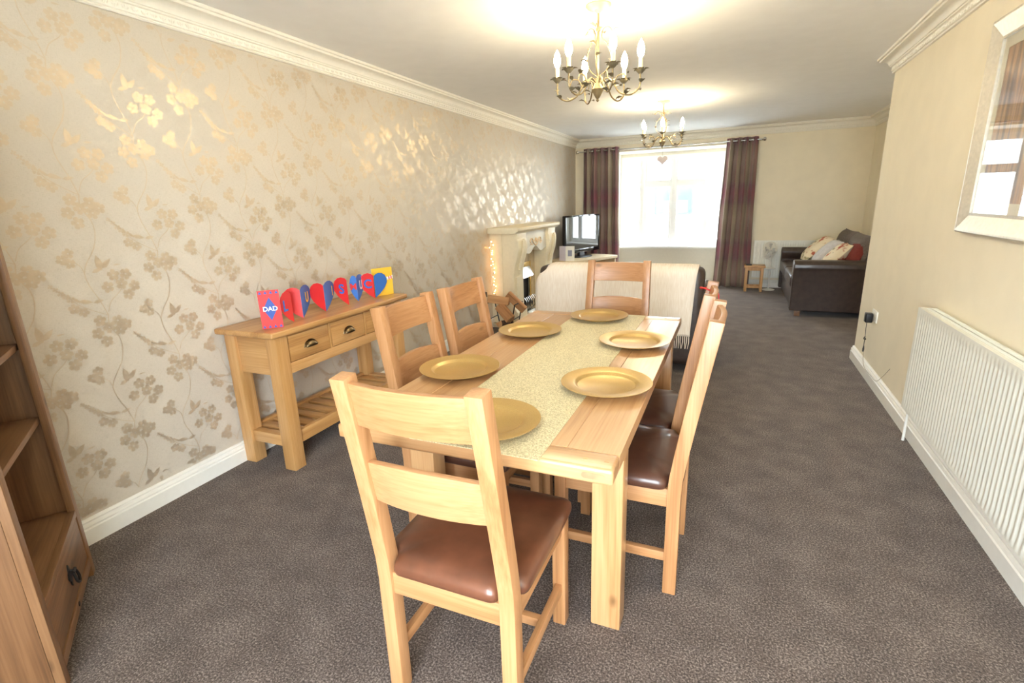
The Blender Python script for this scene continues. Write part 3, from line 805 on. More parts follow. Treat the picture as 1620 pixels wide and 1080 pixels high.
# concertina card on the console
def concertina():
    r = thing('greeting_card', 'red and blue heart concertina card with letters standing on the console table', 'card', (0, 0, 0.8103))
    def panel(name, p, q, h, mat, shape='rect', tip=1, z0=0.0):
        """upright panel from floor point p to q (each x, y); shape rect, half heart (tip at q or p) or whole heart"""
        p, q = Vector((p[0], p[1], 0)), Vector((q[0], q[1], 0)); d = q-p; L = d.length; d /= L
        nrm = Vector((d.y, -d.x, 0))
        if shape == 'rect': pts = [(0, 0), (L, 0), (L, h), (0, h)]
        elif shape == 'half':
            pts = [(L, 0.0), (L, h*0.90), (L*0.86, h*0.97), (L*0.62, h), (L*0.36, h*0.97), (L*0.14, h*0.87), (0, h*0.70), (0.0, h*0.55), (L*0.22, h*0.34), (L*0.6, h*0.14)]
            if tip == 0: pts = [(L-x, z) for x, z in pts]
        else:
            hf = [(0.5, 0.0), (0.66, 0.13), (0.86, 0.36), (0.98, 0.58), (1.0, 0.74), (0.94, 0.90), (0.82, 0.98), (0.68, 0.99), (0.56, 0.92), (0.5, 0.84)]
            pts = [(x*L, z*h) for x, z in hf]+[((1-x)*L, z*h) for x, z in hf[-2:0:-1]]
        bm = newbm(); t = 0.0006
        A = [bm.verts.new(p+d*x+Vector((0, 0, z0+z))+nrm*t) for x, z in pts]; B = [bm.verts.new(p+d*x+Vector((0, 0, z0+z))-nrm*t) for x, z in pts]
        bm.faces.new(A); bm.faces.new(B[::-1]); n = len(pts)
        for i in range(n): bm.faces.new((A[i], B[i], B[(i+1) % n], A[(i+1) % n]))
        o = build(name, bm, mat, r)
        def M(x, z):  # letter frame on the room-side face
            m = Matrix((d, Vector((0, 0, 1)), nrm)).transposed().to_4x4(); m.translation = p+d*x+Vector((0, 0, z0+z))+nrm*0.0016
            return m
        return o, M, L, (p, d, nrm)
    o, M, L, _ = panel('front_cover', (0.300, 1.893), (0.372, 1.968), 0.205, REDP)
    # blue diamond with DAD and small blue marks
    bm = newbm(); m0 = M(L/2, 0.105)
    V = [bm.verts.new(m0 @ Vector(q)) for q in ((-0.034, 0, 0), (0, -0.062, 0), (0.034, 0, 0), (0, 0.062, 0))]; bm.faces.new(V)
    for i in range(4):
        for z in (0.012, 0.194):
            c = m0 @ Vector((-0.04+0.0266*i, z-0.105, 0.0)); e = m0.to_3x3() @ Vector((0.008, 0, 0)); g = Vector((0, 0, 0.008))
            bm.faces.new([bm.verts.new(c-e-g), bm.verts.new(c+e-g), bm.verts.new(c+g)])
    build('diamond', bm, plain('navy_print', srgb(52, 84, 170), 0.5), o)
    mm = m0.copy(); mm.translation += m0.to_3x3() @ Vector((0, 0, 0.001)); text('lettering', 'DAD', 0.034, mm, WHTP, o)
    defs = [  # p, q, height, material, tip at q(1)/p(0), letter, letter colour
        ((0.355, 1.978), (0.330, 2.083), 0.180, REDP, 1, 'L', BLUEP, 0.42),
        ((0.225, 2.115), (0.300, 2.181), 0.180, REDP, 1, None, None, 0),
        ((0.299, 2.184), (0.200, 2.361), 0.180, BLUEP, 0, 'U', YELP, 0.55),
        ((0.202, 2.350), (0.300, 2.367), 0.175, REDP, 1, None, None, 0),
        ((0.299, 2.371), (0.200, 2.568), 0.175, BLUEP, 0, 'I', YELP, 0.74),
        ((0.202, 2.560), (0.300, 2.577), 0.180, REDP, 1, 'S', BLUEP, 0.58),
        ((0.240, 2.670), (0.272, 2.703), 0.175, BLUEP, 1, 'M', REDP, 0.5),
        ((0.272, 2.705), (0.222, 2.838), 0.175, BLUEP, 0, 'U', WHTP, 0.52),
        ((0.224, 2.792), (0.320, 2.821), 0.175, REDP, 1, 'C', BLUEP, 0.58)]
    for p, q, h, mat, tip, let, lm, fx in defs:
        o, M, L, _ = panel('heart_panel', p, q, h, mat, 'half', tip)
        if let: text('lettering', let, 0.085 if let != 'M' else 0.06, M(L*fx, h*0.56), lm, o)
    o, M, L, _ = panel('back_cover', (0.270, 2.870), (0.335, 3.015), 0.195, YELP)
    o2, M2, L2, (p, d, nrm) = panel('heart_panel', (0.322, 2.826), (0.330, 2.955), 0.165, BLUEP, 'half', 0, 0.004)
    # small hand and a striped sleeve printed on the back cover
    bm = newbm(); m0 = M(L*0.66, 0.118); lathe(bm, [(0, 0), (0.016, 0), (0.016, 0.0012), (0, 0.0012)], 12)
    for v in bm.verts: v.co = m0 @ Vector((v.co.x*1.3, v.co.y*0.8, v.co.z))
    build('hand_print', bm, WHTP, o)
    for i in range(5):
        bm = newbm(); a = 0.014+0.0085*i
        V = [bm.verts.new(m0 @ Vector(q)) for q in ((a, -0.010+i*0.001, 0.0008), (a+0.0085, -0.010+i*0.001, 0.0008), (a+0.0085, 0.010+i*0.002, 0.0008), (a, 0.010+i*0.002, 0.0008))]; bm.faces.new(V)
        build('sleeve_stripe', bm, WHTP if i % 2 == 0 else REDP, o)
concertina()

# ------------------------------------------------------------------ corner bookcase (front runs from the far stile to the near stile)
def bookcase():
    ang = math.atan2(-0.562, 0.827)
    r = thing('bookcase', 'open oak bookcase with a drawer, standing at an angle in the near left corner', 'bookcase', (0.222, 0.957, 0), ang)
    # local: x along the front (0..0.66), front face at y=0, depth towards -y
    Wd, dp, Ht = 0.66, 0.30, 1.85
    def stile(x0, x1):
        bm = newbm(); box(bm, x0, x1, -0.024, 0, 0.0, Ht); build('stile', bm, BK[2], r, 0.003)
    stile(0, 0.045); stile(Wd-0.045, Wd)
    for x0, x1 in ((0.0, 0.02), (Wd-0.02, Wd)): boxpart('side_panel', (x0, x1, -dp, -0.024, 0.0, Ht), BK[2], r, 0.002)
    boxpart('back_panel', (0.02, Wd-0.02, -dp, -dp+0.012, 0.06, Ht), BK[2], r, 0)
    for z in (0.985, 1.30, 1.60): boxpart('shelf', (0.02, Wd-0.02, -dp+0.012, -0.028, z-0.022, z), BK[0], r, 0.002)
    boxpart('shelf', (0.02, Wd-0.02, -dp+0.012, -0.028, 0.68, 0.702), BK[0], r, 0.002)
    boxpart('shelf', (0.02, Wd-0.02, -dp+0.012, -0.024, 0.278, 0.300), BK[0], r, 0.002)
    boxpart('top', (-0.02, Wd+0.02, -dp-0.01, 0.02, Ht, Ht+0.03), BK[0], r, 0.006)
    boxpart('rail', (0.045, Wd-0.045, -0.024, 0, 0.278, 0.302), BK[0], r, 0.002)
    boxpart('plinth_rail', (0.045, Wd-0.045, -0.024, 0, 0.048, 0.088), BK[0], r, 0.003)
    d = boxpart('drawer', (0.050, Wd-0.050, -0.020, -0.003, 0.094, 0.272), BK[0], r, 0.004)
    cx, cz2 = 0.325, 0.192
    bm = newbm()
    pts = [(cx+0.020*math.cos(2*PI*k/16)*(1+0.25*math.cos(8*PI*k/16)), cz2+0.034*math.sin(2*PI*k/16)*(1+0.25*math.cos(8*PI*k/16))) for k in range(16)]
    prism(bm, pts, 1, -0.003, 0.001)
    tube(bm, [(cx, 0.0, cz2+0.018), (cx, 0.014, cz2+0.016)], 0.005, 8)
    tube(bm, curve_pts([(cx-0.014, 0.013, cz2+0.012), (cx-0.018, 0.018, cz2-0.018), (cx, 0.020, cz2-0.034), (cx+0.018, 0.018, cz2-0.018), (cx+0.014, 0.013, cz2+0.012)], 16), 0.0045, 8)
    tube(bm, [(cx-0.016, 0.013, cz2+0.014), (cx+0.016, 0.013, cz2+0.014)], 0.0055, 8)
    build('drop_handle', bm, IRON, d, smooth=True)
    bm = newbm(); lathe(bm, [(0, 0), (0.009, 0), (0.009, 0.002), (0, 0.002)], 14)
    for v in bm.verts: v.co = Vector((0.325+v.co.x, 0.0+v.co.z, 0.070+v.co.y))
    build('knot', bm, IRON, r)
bookcase()

# ------------------------------------------------------------------ chandeliers
def leafmesh(bm, c, d, up, ln, wd):
    c, d, up = Vector(c), Vector(d).normalized(), Vector(up)
    s = d.cross(up).normalized(); n = s.cross(d)
    rows = []
    for t, w_, h in ((0, 0.05, 0), (0.3, 0.8, 0.10), (0.6, 0.9, 0.12), (0.85, 0.5, 0.04), (1.0, 0.0, -0.05)):
        p = c+d*ln*t+n*ln*h
        rows.append((bm.verts.new(p-s*wd*w_+n*wd*0.3*w_), bm.verts.new(p), bm.verts.new(p+s*wd*w_+n*wd*0.3*w_)))
    for A, B in zip(rows, rows[1:]):
        bm.faces.new((A[0], A[1], B[1], B[0])); bm.faces.new((A[1], A[2], B[2], B[1]))
def make_chandelier(label):
    r = thing('chandelier', label, 'chandelier', (0, 0, 0), group='candle chandeliers')
    # origin at the ceiling, z negative downwards
    bm = newbm(); lathe(bm, [(0, 0), (0.066, 0), (0.068, -0.006), (0.055, -0.018), (0.02, -0.024), (0.008, -0.040), (0, -0.040)], 28); build('ceiling_rose', bm, ROSEM, r, smooth=True)
    bm = newbm(); tube(bm, [(0, 0, -0.036), (0, 0, -0.36)], 0.0055, 10)
    lathe(bm, [(0, -0.10), (0.012, -0.108), (0.012, -0.122), (0, -0.130)], 14); build('stem', bm, CHM, r, smooth=True)
    bm = newbm(); lathe(bm, [(0, -0.345), (0.02, -0.35), (0.016, -0.37), (0.030, -0.398), (0.033, -0.404), (0.022, -0.428), (0.010, -0.448), (0.005, -0.452), (0.009, -0.458), (0.004, -0.466), (0, -0.468)], 20); build('hub', bm, CHM, r, smooth=True)
    for k in range(6):
        a = 2*PI*k/6+0.05; ca, sa = math.cos(a), math.sin(a); R = 0.225
        def P(q, z): return (q*ca, q*sa, z)
        bm = newbm()
        tube(bm, curve_pts([P(0.012, -0.375), P(0.05, -0.352), P(0.085, -0.385), P(0.12, -0.432), P(0.175, -0.447), P(0.222, -0.415), P(R, -0.350)], 30), 0.0042, 7)
        tube(bm, curve_pts([P(0.085, -0.387), P(0.105, -0.35), P(0.14, -0.345), P(0.155, -0.375)], 12), 0.003, 6)
        arm = build('arm', bm, CHM, r, smooth=True)
        bm = newbm(); c = P(R, 0)
        lathe(bm, [(0, -0.352), (0.010, -0.350), (0.024, -0.335), (0.027, -0.330), (0.022, -0.332), (0.010, -0.340), (0, -0.340)], 18, (c[0], c[1], 0))
        for j in range(5):
            b = 2*PI*j/5+k
            leafmesh(bm, (c[0]+0.010*math.cos(b), c[1]+0.010*math.sin(b), -0.345), (math.cos(b), math.sin(b), 0.45), (0, 0, 1), 0.040, 0.017)
        build('drip_cup', bm, LEAFM, arm, smooth=True)
        bm = newbm(); lathe(bm, [(0.0105, -0.340), (0.011, -0.275), (0.0, -0.275)], 14, (c[0], c[1], 0)); build('candle_sleeve', bm, SLEEVE, arm, smooth=True)
        bm = newbm(); lathe(bm, [(0.007, -0.275), (0.014, -0.264), (0.019, -0.248), (0.019, -0.232), (0.013, -0.208), (0.005, -0.192), (0, -0.184)], 14, (c[0], c[1], 0)); build('bulb', bm, BULBM, arm, smooth=True)
        bm = newbm()
        for q, z, t, l_ in ((0.10, -0.405, 1, 0.040), (0.150, -0.445, -1, 0.036), (0.205, -0.435, 1, 0.036), (0.14, -0.345, 1, 0.034), (0.228, -0.395, -1, 0.034)):
            leafmesh(bm, P(q, z), (-sa*t+0.5*ca, ca*t+0.5*sa, 0.35), (0, 0, 1), l_*1.25, 0.019)
        build('arm_leaves', bm, LEAFM, arm, smooth=True, stuff=True)
    for k in range(3):
        a = 2*PI*k/3+0.6; ca, sa = math.cos(a), math.sin(a)
        def P(q, z): return (q*ca, q*sa, z)
        bm = newbm()
        tube(bm, curve_pts([P(0.008, -0.34), P(0.055, -0.30), P(0.075, -0.24), P(0.05, -0.18), P(0.02, -0.15), P(0.03, -0.11), P(0.06, -0.10), P(0.085, -0.125)], 34), 0.0026, 6)
        s = build('scroll', bm, CHM, r, smooth=True)
        bm = newbm()
        for q, z, t in ((0.070, -0.26, 1), (0.06, -0.20, -1), (0.025, -0.13, 1), (0.085, -0.125, -1)):
            leafmesh(bm, P(q, z), (-sa*t+0.7*ca, ca*t+0.7*sa, 0.3), (0, 0, 1), 0.044, 0.018)
        build('scroll_leaves', bm, LEAFM, s, smooth=True, stuff=True)
    return r
ch = make_chandelier('cream metal candle chandelier with leaves hanging over the dining table')
ch.location = (1.832, 2.978, H)
dup(ch, (1.795, 6.018, H), 0.58, 'cream metal candle chandelier in the living area, with a heart hung beneath')
# hanging heart under the far chandelier
bm = newbm()
hp = []
for i in range(28):
    t = 2*PI*i/28
    hp.append((0.0033*16*math.sin(t)**3, 0.0033*(13*math.cos(t)-5*math.cos(2*t)-2*math.cos(3*t)-math.cos(4*t))))
prism(bm, hp, 1, -0.006, 0.006)
ht = thing('hanging_heart', 'small grey heart hanging below the far chandelier', 'ornament', (1.805, 6.018, 1.812))
build('heart', bm, HEARTM, ht, 0.003, 2)
bm = newbm(); tube(bm, [(0, 0, 0.02), (-0.005, 0, 0.122)], 0.0012, 5); build('string', bm, WIRE, ht)

# ------------------------------------------------------------------ fireplace
def fireplace():
    r = thing('fire_surround', 'ivory carved fire surround with mantel shelf against the wallpapered wall', 'fireplace', (0, 6.07, 0))
    y0, y1 = -0.71, 0.69      # outer edges along y
    pw = 0.29
    boxpart('hearth', (0.0, 0.46, y0-0.05, y1+0.05, 0, 0.05), MARBLE, r, 0.006)
    boxpart('rebate', (0.0, 0.15, y0, y0+0.03, 0.05, 1.085), IVORY, r, 0.002); boxpart('rebate', (0.0, 0.15, y1-0.03, y1, 0.05, 1.085), IVORY, r, 0.002)
    for a, s in ((y0+0.012, 1), (y1-0.012-pw, -1)):
        b = a+pw
        bm = newbm()
        prof = [(0.13, 0.05), (0.325, 0.05), (0.325, 0.17), (0.305, 0.19), (0.285, 0.22), (0.285, 0.62), (0.30, 0.72), (0.335, 0.83), (0.352, 0.93), (0.345, 0.99), (0.33, 1.02), (0.335, 1.085), (0.13, 1.085)]
        prism(bm, prof, 1, a, b); p = build('pilaster', bm, IVORY, r, 0.004)
        bm = newbm()
        tube(bm, curve_pts([(0.300, (a+b)/2, 0.66), (0.33, (a+b)/2, 0.80), (0.358, (a+b)/2, 0.92), (0.362, (a+b)/2, 0.99), (0.35, (a+b)/2, 1.0)], 18), [0.020+0.002*i for i in range(18)][:17] if False else 0.024, 8)
        box(bm, 0.286, 0.296, a+0.06, b-0.06, 0.26, 0.58)
        build('scroll', bm, IVORY, p, smooth=True)
        bm = newbm(); lathe(bm, [(0, 0), (0.022, 0), (0.026, 0.006), (0.018, 0.014), (0.006, 0.018), (0, 0.018)], 14)
        for v in bm.verts: v.co = Vector((0.286+v.co.z, (a+b)/2+v.co.x, 0.63+v.co.y))
        build('rosette', bm, IVORY, p, smooth=True)
    # frieze with a serpentine lower edge
    fa, fb = y0+0.012+pw, y1-0.012-pw
    n = 24; low = [(fa+(fb-fa)*i/n, 0.86+0.055*abs(2*i/n-1)**2*-1+0.03*math.cos(2*PI*i/n*2)) for i in range(n+1)]
    bm = newbm(); prism(bm, low+[(fb, 1.085), (fa, 1.085)], 0, 0.20, 0.30); fr = build('frieze', bm, PLASTER, r, 0.004)
    bm = newbm(); m = (fa+fb)/2
    for sgn in (-1, 1):
        tube(bm, curve_pts([(0.304, m, 0.90), (0.306, m+sgn*0.07, 0.93), (0.306, m+sgn*0.13, 0.99), (0.304, m+sgn*0.19, 0.97), (0.304, m+sgn*0.17, 0.94)], 22), 0.007, 6)
        for q in range(4): leafmesh(bm, (0.305, m+sgn*(0.03+0.045*q), 0.93+0.02*(q % 2)), (0.1, sgn, 0.8-0.5*q), (1, 0, 0), 0.055, 0.016)
    lathe(bm, [(0, -0.03), (0.02, -0.018), (0.028, 0), (0.02, 0.018), (0, 0.03)], 12, (0.305, m, 0.965))
    build('carved_spray', bm, plain('gilt_cream_carving', srgb(232, 206, 168), 0.5, noise=0.05), fr, smooth=True)
    bm = newbm()
    prism(bm, [(0, 1.085), (0.345, 1.085), (0.352, 1.10), (0.375, 1.108), (0.380, 1.118), (0.380, 1.142), (0.370, 1.150), (0, 1.150)], 1, y0-0.055, y1+0.055)
    build('mantel_shelf', bm, IVORY, r, 0.003)
    bm = newbm(); oa, ob = -0.22, 0.20
    box(bm, 0.10, 0.13, fa, oa, 0.05, 1.0); box(bm, 0.10, 0.13, ob, fb, 0.05, 1.0); box(bm, 0.10, 0.13, oa, ob, 0.66, 1.0)
    build('back_panel', bm, MARBLE, r, 0.002)
    g = thing('gas_fire', 'brass trimmed gas fire with coals set in the ivory surround', 'fire', (0, 6.07, 0.05))
    boxpart('firebox', (0.012, 0.11, oa, ob, 0, 0.60), IRON, g, 0)
    bm = newbm(); box(bm, 0.132, 0.142, oa-0.02, oa+0.035, 0, 0.63); box(bm, 0.132, 0.142, ob-0.035, ob+0.02, 0, 0.63); box(bm, 0.132, 0.142, oa+0.035, ob-0.035, 0.57, 0.63)
    build('trim_frame', bm, GOLD, g, 0.003)
    bm = newbm(); prism(bm, [(0.142, 0.57), (0.20, 0.45), (0.196, 0.445), (0.134, 0.56)], 1, oa+0.03, ob-0.03); build('canopy', bm, CHROME, g)
    for k in range(7):
        y = oa+0.045+k*(ob-oa-0.09)/6
        bm = newbm(); tube(bm, curve_pts([(0.19, y, 0.03), (0.225, y, 0.08), (0.225, y, 0.15), (0.20, y, 0.20)], 10), 0.006, 6); build('grate_bar', bm, CHROME, g, smooth=True)
    bm = newbm(); box(bm, 0.135, 0.24, oa+0.02, ob-0.02, 0.0, 0.03); build('ash_tray', bm, CHROME, g, 0.004)
    rn = random.Random(2)
    for k in range(9):
        bm = newbm(); bmesh.ops.create_icosphere(bm, subdivisions=1, radius=0.040)
        M = Matrix.Translation((0.165+0.012*(k % 2), oa+0.06+(k % 5)*0.072, 0.085+0.065*(k//5)))
        for v in bm.verts: v.co = M @ (v.co*(0.85+0.3*rn.random()))
        build('coal', bm, COAL, g, smooth=False)
fireplace()

# fairy lights hanging beside the surround
def fairy():
    r = thing('fairy_lights', 'string of warm fairy lights hanging beside the fire surround', 'lights', (0, 5.325, 0))
    rn = random.Random(11); pts = []
    for i in range(22):
        t = i/21; pts.append((0.045+0.018*math.sin(i*1.9)+0.02*t, -0.01+0.02*math.sin(i*2.7), 0.99-0.62*t))
    bm = newbm(); tube(bm, curve_pts([(0.03, 0.0, 1.03)]+pts, 90), 0.0014, 5)
    build('wire', bm, WIRE, r)
    for p in pts:
        bm = newbm(); bmesh.ops.create_icosphere(bm, subdivisions=1, radius=0.0062)
        q = Vector(p)+Vector((rn.uniform(-.014, .014), rn.uniform(-.012, .006), rn.uniform(-.01, .01)))
        q.x = max(q.x, 0.012)
        for v in bm.verts: v.co += q
        build('bulb', bm, FAIRY, r, smooth=True)
fairy()

# log basket
def log_basket():
    r = thing('log_basket', 'black iron log basket beside the fireplace', 'basket', (0.30, 5.04, 0), 0.0)
    bm = newbm()
    for y in (-0.11, 0.11):
        tube(bm, [(-0.17, y, 0.36), (-0.10, y, 0.02), (0.10, y, 0.02), (0.17, y, 0.36)], 0.007, 8)
    build('side_frame', bm, IRON, r, smooth=True)
    for x, z in ((-0.17, 0.36), (-0.135, 0.19), (-0.10, 0.02), (0.0, 0.02), (0.10, 0.02), (0.135, 0.19), (0.17, 0.36)):
        bm = newbm(); tube(bm, [(x, -0.11, z), (x, 0.11, z)], 0.006, 8); build('bar', bm, IRON, r, smooth=True)
    k = 0
    for lab, x, y, z, ry, rz, ln, rad in (
            ('split log lying flat on the basket rim towards the wall', -0.055, -0.03, 0.395, 0.15, 0.25, 0.24, 0.075),
            ('split log leaning over the basket rim towards the hearth', 0.135, 0.02, 0.37, 0.75, 0.1, 0.26, 0.075),
            ('split log end-on in the middle of the basket', 0.035, -0.09, 0.25, 0.55, -0.5, 0.24, 0.085),
            ('bark-edged log at the bottom of the basket', 0.0, 0.0, 0.11, 0.1, 1.4, 0.24, 0.07)):
        bm = newbm()
        cs = [(rad*math.cos(t), rad*math.sin(t)) for t in [PI*0.5*i/6-0.25 for i in range(7)]]+[(-rad*0.25, -rad*0.15)]
        prism(bm, [(a-rad*0.3, b-rad*0.4) for a, b in cs], 0, -ln/2, ln/2)
        M = Matrix.Translation((0.30+x, 5.04+y, z)) @ Matrix.Rotation(rz, 4, 'Z') @ Matrix.Rotation(ry, 4, 'Y') @ Matrix.Rotation(k*0.9, 4, 'X')
        o = build('firewood_log', bm, [LOGW, BARK], bev=0.004, seg=1)
        for p in o.data.polygons:
            if abs(p.normal.x) < 0.3 and k == 3 and (p.normal.y+p.normal.z) > 0.55: p.material_index = 1
        o.matrix_world = M; tag(o, lab, 'log', 'logs in the basket'); k += 1
log_basket()

# ------------------------------------------------------------------ sofas
def rbox(name, dims, mat, parent, bev=0.04, seg=4): return boxpart(name, dims, mat, parent, bev, seg)
def make_sofa(name, label, loc, rz, Wd, dp, hb, back_mat, fabric_back):
    """local: width along x centred, back at y=0, facing +y"""
    r = thing(name, label, 'sofa', loc, rz)
    aw = 0.17; x0, x1 = -Wd/2, Wd/2
    rbox('base', (x0+0.02, x1-0.02, 0.03, dp-0.03, 0.07, 0.32), SOFAL, r, 0.015, 2)
    for s in (-1, 1):
        pts = [(0, 0.07), (0.13, 0.07), (0.13, 0.50), (0.155, 0.54), (0.165, 0.60), (0.145, 0.645), (0.10, 0.662), (0.035, 0.655), (-0.012, 0.62), (-0.018, 0.575), (0, 0.53)]
        bm = newbm(); prism(bm, [((x0+p if s < 0 else x1-p), z) for p, z in pts], 1, 0.03, dp); build('arm', bm, SOFAL, r, 0.012, 3)
        for y in (0.06, dp-0.12):
            xx = s*(Wd/2-0.07); boxpart('foot', (xx-0.03, xx+0.03, y, y+0.06, 0, 0.075), plain('dark_wood_foot', srgb(70, 46, 34), 0.5) if False else BK[2], r, 0.004)
    rbox('back', (x0+0.02, x1-0.02, 0.0, 0.20, 0.07, hb), SOFAL, r, 0.07, 5)
    n = 2; cw = (Wd-2*0.14)/n
    for i in range(n):
        a = x0+0.14+i*cw
        rbox('seat_cushion', (a+0.004, a+cw-0.004, 0.19, dp+0.01, 0.32, 0.48), SOFAL, r, 0.045)
        bm = newbm(); pillow(bm, cw*1.02, 0.44 if fabric_back else 0.36, 0.24, 12)
        M = Matrix.Translation((a+cw/2, 0.27, 0.71 if fabric_back else 0.64)) @ Matrix.Rotation(0.16, 4, 'X')
        xf(bm, bm.verts, M); build('back_cushion', bm, back_mat, r, smooth=True)
    return r
make_sofa('loveseat', 'dark brown leather two-seat sofa with its back to the dining table', (1.70, 4.215, 0), 0, 1.42, 0.90, 0.875, SOFAL, False)
make_sofa('leather_sofa', 'dark brown leather sofa with grey back cushions by the far right wall', (AW-0.03, 7.685, 0), PI/2, 1.87, 1.00, 0.84, SOFAF, True)

# throw over the loveseat's back, with a fringe
def throw():
    r = thing('throw_blanket', 'cream woven throw with fringe draped over the back of the brown sofa', 'blanket', (1.70, 4.215, 0))
    x0, x1 = -0.712, 0.632; nx = 40
    prof = [(0.232, 0.62), (0.225, 0.74), (0.205, 0.84), (0.15, 0.886), (0.09, 0.888), (0.03, 0.872), (-0.004, 0.82), (-0.010, 0.70), (-0.012, 0.55), (-0.014, 0.42), (-0.016, 0.33)]
    P = curve_pts([(0, a, b) for a, b in prof], 40); rn = random.Random(4)
    bm = newbm(); G_ = []
    for i in range(nx+1):
        u = i/nx; x = x0+(x1-x0)*u; col = []
        dl = (x+0.715); drop = 0.11*max(0.0, 1-dl/0.13)**1.6; dr = (0.715-x); drop2 = 0.03*max(0.0, 1-dr/0.14)**2
        for j, p in enumerate(P):
            t = j/(len(P)-1); z = p.z-(drop+drop2)*max(0.0, (p.z-0.5)/0.39)
            wv = 0.004*math.sin(x*21+0.6)*max(0, t-0.5)*2
            xx = x+0.012*math.sin(t*5)-0.020*max(0, t-0.55)*(1 if u > 0.5 else -1)*abs(2*u-1)*1.5
            col.append(bm.verts.new((xx, p.y-0.002+min(0, -abs(wv)), z)))
        G_.append(col)
    for A_, B_ in zip(G_, G_[1:]):
        for j in range(len(P)-1): bm.faces.new((A_[j], B_[j], B_[j+1], A_[j+1]))
    bot = [c[-1].co.copy() for c in G_]
    cl = build('cloth', bm, THROW, r, smooth=True); md = cl.modifiers.new('thick', 'SOLIDIFY'); md.thickness = 0.006; md.offset = 1
    bm = newbm()
    m = 84
    for i in range(m):
        f = (i+0.5)/m*nx; k = int(f); a = bot[k].lerp(bot[min(k+1, nx)], f-k)
        tube(bm, [(a.x, a.y, a.z+0.008), (a.x+rn.uniform(-.003, .003), a.y-0.003, a.z-0.05), (a.x+rn.uniform(-.007, .007), a.y-0.002, a.z-0.105)], [0.0042, 0.0038, 0.0022], 5)
    build('fringe', bm, THROW, r, stuff=True)
throw()

# cushions on the right sofa
def cushion(label, mat, loc, rx, rz, w_=0.44):
    bm = newbm(); pillow(bm, w_, w_, 0.17)
    o = build('cushion', bm, mat, smooth=True)
    o.matrix_world = Matrix.Translation(loc) @ Matrix.Rotation(rz, 4, 'Z') @ Matrix.Rotation(rx, 4, 'X')
    tag(o, label, 'cushion', 'cushions on the leather sofa')
cushion('cream floral cushion leaning nearest the far arm of the leather sofa', FLORAL, (3.64, 8.10, 0.675), 0.80, PI/2, 0.46)
cushion('plain pale grey cushion in the middle of the leather sofa', GREYC, (3.70, 7.66, 0.665), 0.75, PI/2, 0.42)
cushion('cream and red floral cushion nearest the near arm of the leather sofa', FLORAL, (3.74, 7.25, 0.66), 0.72, PI/2, 0.40)
cushion('maroon cushion tucked behind the floral ones on the leather sofa', REDC, (3.93, 7.10, 0.72), 0.45, PI/2+0.1, 0.36)

# ------------------------------------------------------------------ television corner
def tv_stand():
    r = thing('tv_stand', 'pale oak television stand in the far left corner', 'stand', (0.36, 7.98, 0), -0.42)
    boxpart('top', (-0.26, 0.30, -0.56, 0.56, 0.50, 0.545), TVST, r, 0.006)
    boxpart('side', (-0.24, 0.28, -0.54, -0.51, 0, 0.50), TVST, r); boxpart('side', (-0.24, 0.28, 0.51, 0.54, 0, 0.50), TVST, r)
    boxpart('shelf', (-0.24, 0.28, -0.51, 0.51, 0.24, 0.265), TVST, r); boxpart('shelf', (-0.24, 0.28, -0.51, 0.51, 0.03, 0.06), TVST, r)
    boxpart('back', (-0.25, -0.24, -0.54, 0.54, 0, 0.50), TVST, r)
def tv():
    r = thing('television', 'black flat screen television reflecting the window', 'television', (0.36, 8.06, 0.5455), math.atan2(-0.292, 0.956))
    # local: screen normal +x, width along y
    h = 0.50
    bm = newbm(); box(bm, -0.05, 0.0, -h, h, 0.075, 0.655); build('casing', bm, BLACKP, r, 0.012, 2)
    bm = newbm(); box(bm, 0.0, 0.006, -h, h, 0.075, 0.13); box(bm, 0.0, 0.006, -h, h, 0.63, 0.655); box(bm, 0, 0.006, -h, -h+0.03, 0.13, 0.63); box(bm, 0, 0.006, h-0.03, h, 0.13, 0.63)
    build('bezel', bm, plain('gloss_black', srgb(16, 16, 18), 0.08, noise=0), r, 0.002)
    boxpart('screen', (0.0, 0.003, -h+0.03, h-0.03, 0.13, 0.63), SCREEN, r, 0)
    bm = newbm(); lathe(bm, [(0, 0), (0.24, 0), (0.245, 0.006), (0.22, 0.014), (0.05, 0.020), (0, 0.020)], 32)
    for v in bm.verts: v.co.x = v.co.x*0.62-0.03
    build('base', bm, BLACKP, r, smooth=True)
    boxpart('neck', (-0.06, -0.01, -0.07, 0.07, 0.018, 0.09), BLACKP, r, 0.006)
tv_stand(); tv()
def small_card():
    r = thing('small_card', 'white and lilac card standing on the television stand', 'card', (0.27, 7.47, 0.5455), 0.0)
    bm = newbm(); V = [(-0.12, 0.02), (0.0, -0.05), (0.13, -0.02)]
    def leafp(a, b): 
        bm = newbm(); q = [bm.verts.new((a[0], a[1], 0)), bm.verts.new((b[0], b[1], 0)), bm.verts.new((b[0], b[1], 0.22)), bm.verts.new((a[0], a[1], 0.22))]
        f = bm.faces.new(q); g = bmesh.ops.extrude_face_region(bm, geom=[f])
        for v in g['geom']:
            if isinstance(v, bmesh.types.BMVert): v.co.y += 0.002
        return bm
    build('back_leaf', leafp(V[0], V[1]), LILAC, r); f = build('front_leaf', leafp(V[1], V[2]), WHTP, r)
    bm = newbm(); a, b = Vector((0.035, -0.0433, 0.07)), Vector((0.095, -0.0295, 0.07))
    V2 = [a, b, b+Vector((0, 0, 0.09)), a+Vector((0, 0, 0.09))]; bm.faces.new([bm.verts.new(v) for v in V2]); build('picture', bm, GREYINK, f)
small_card()

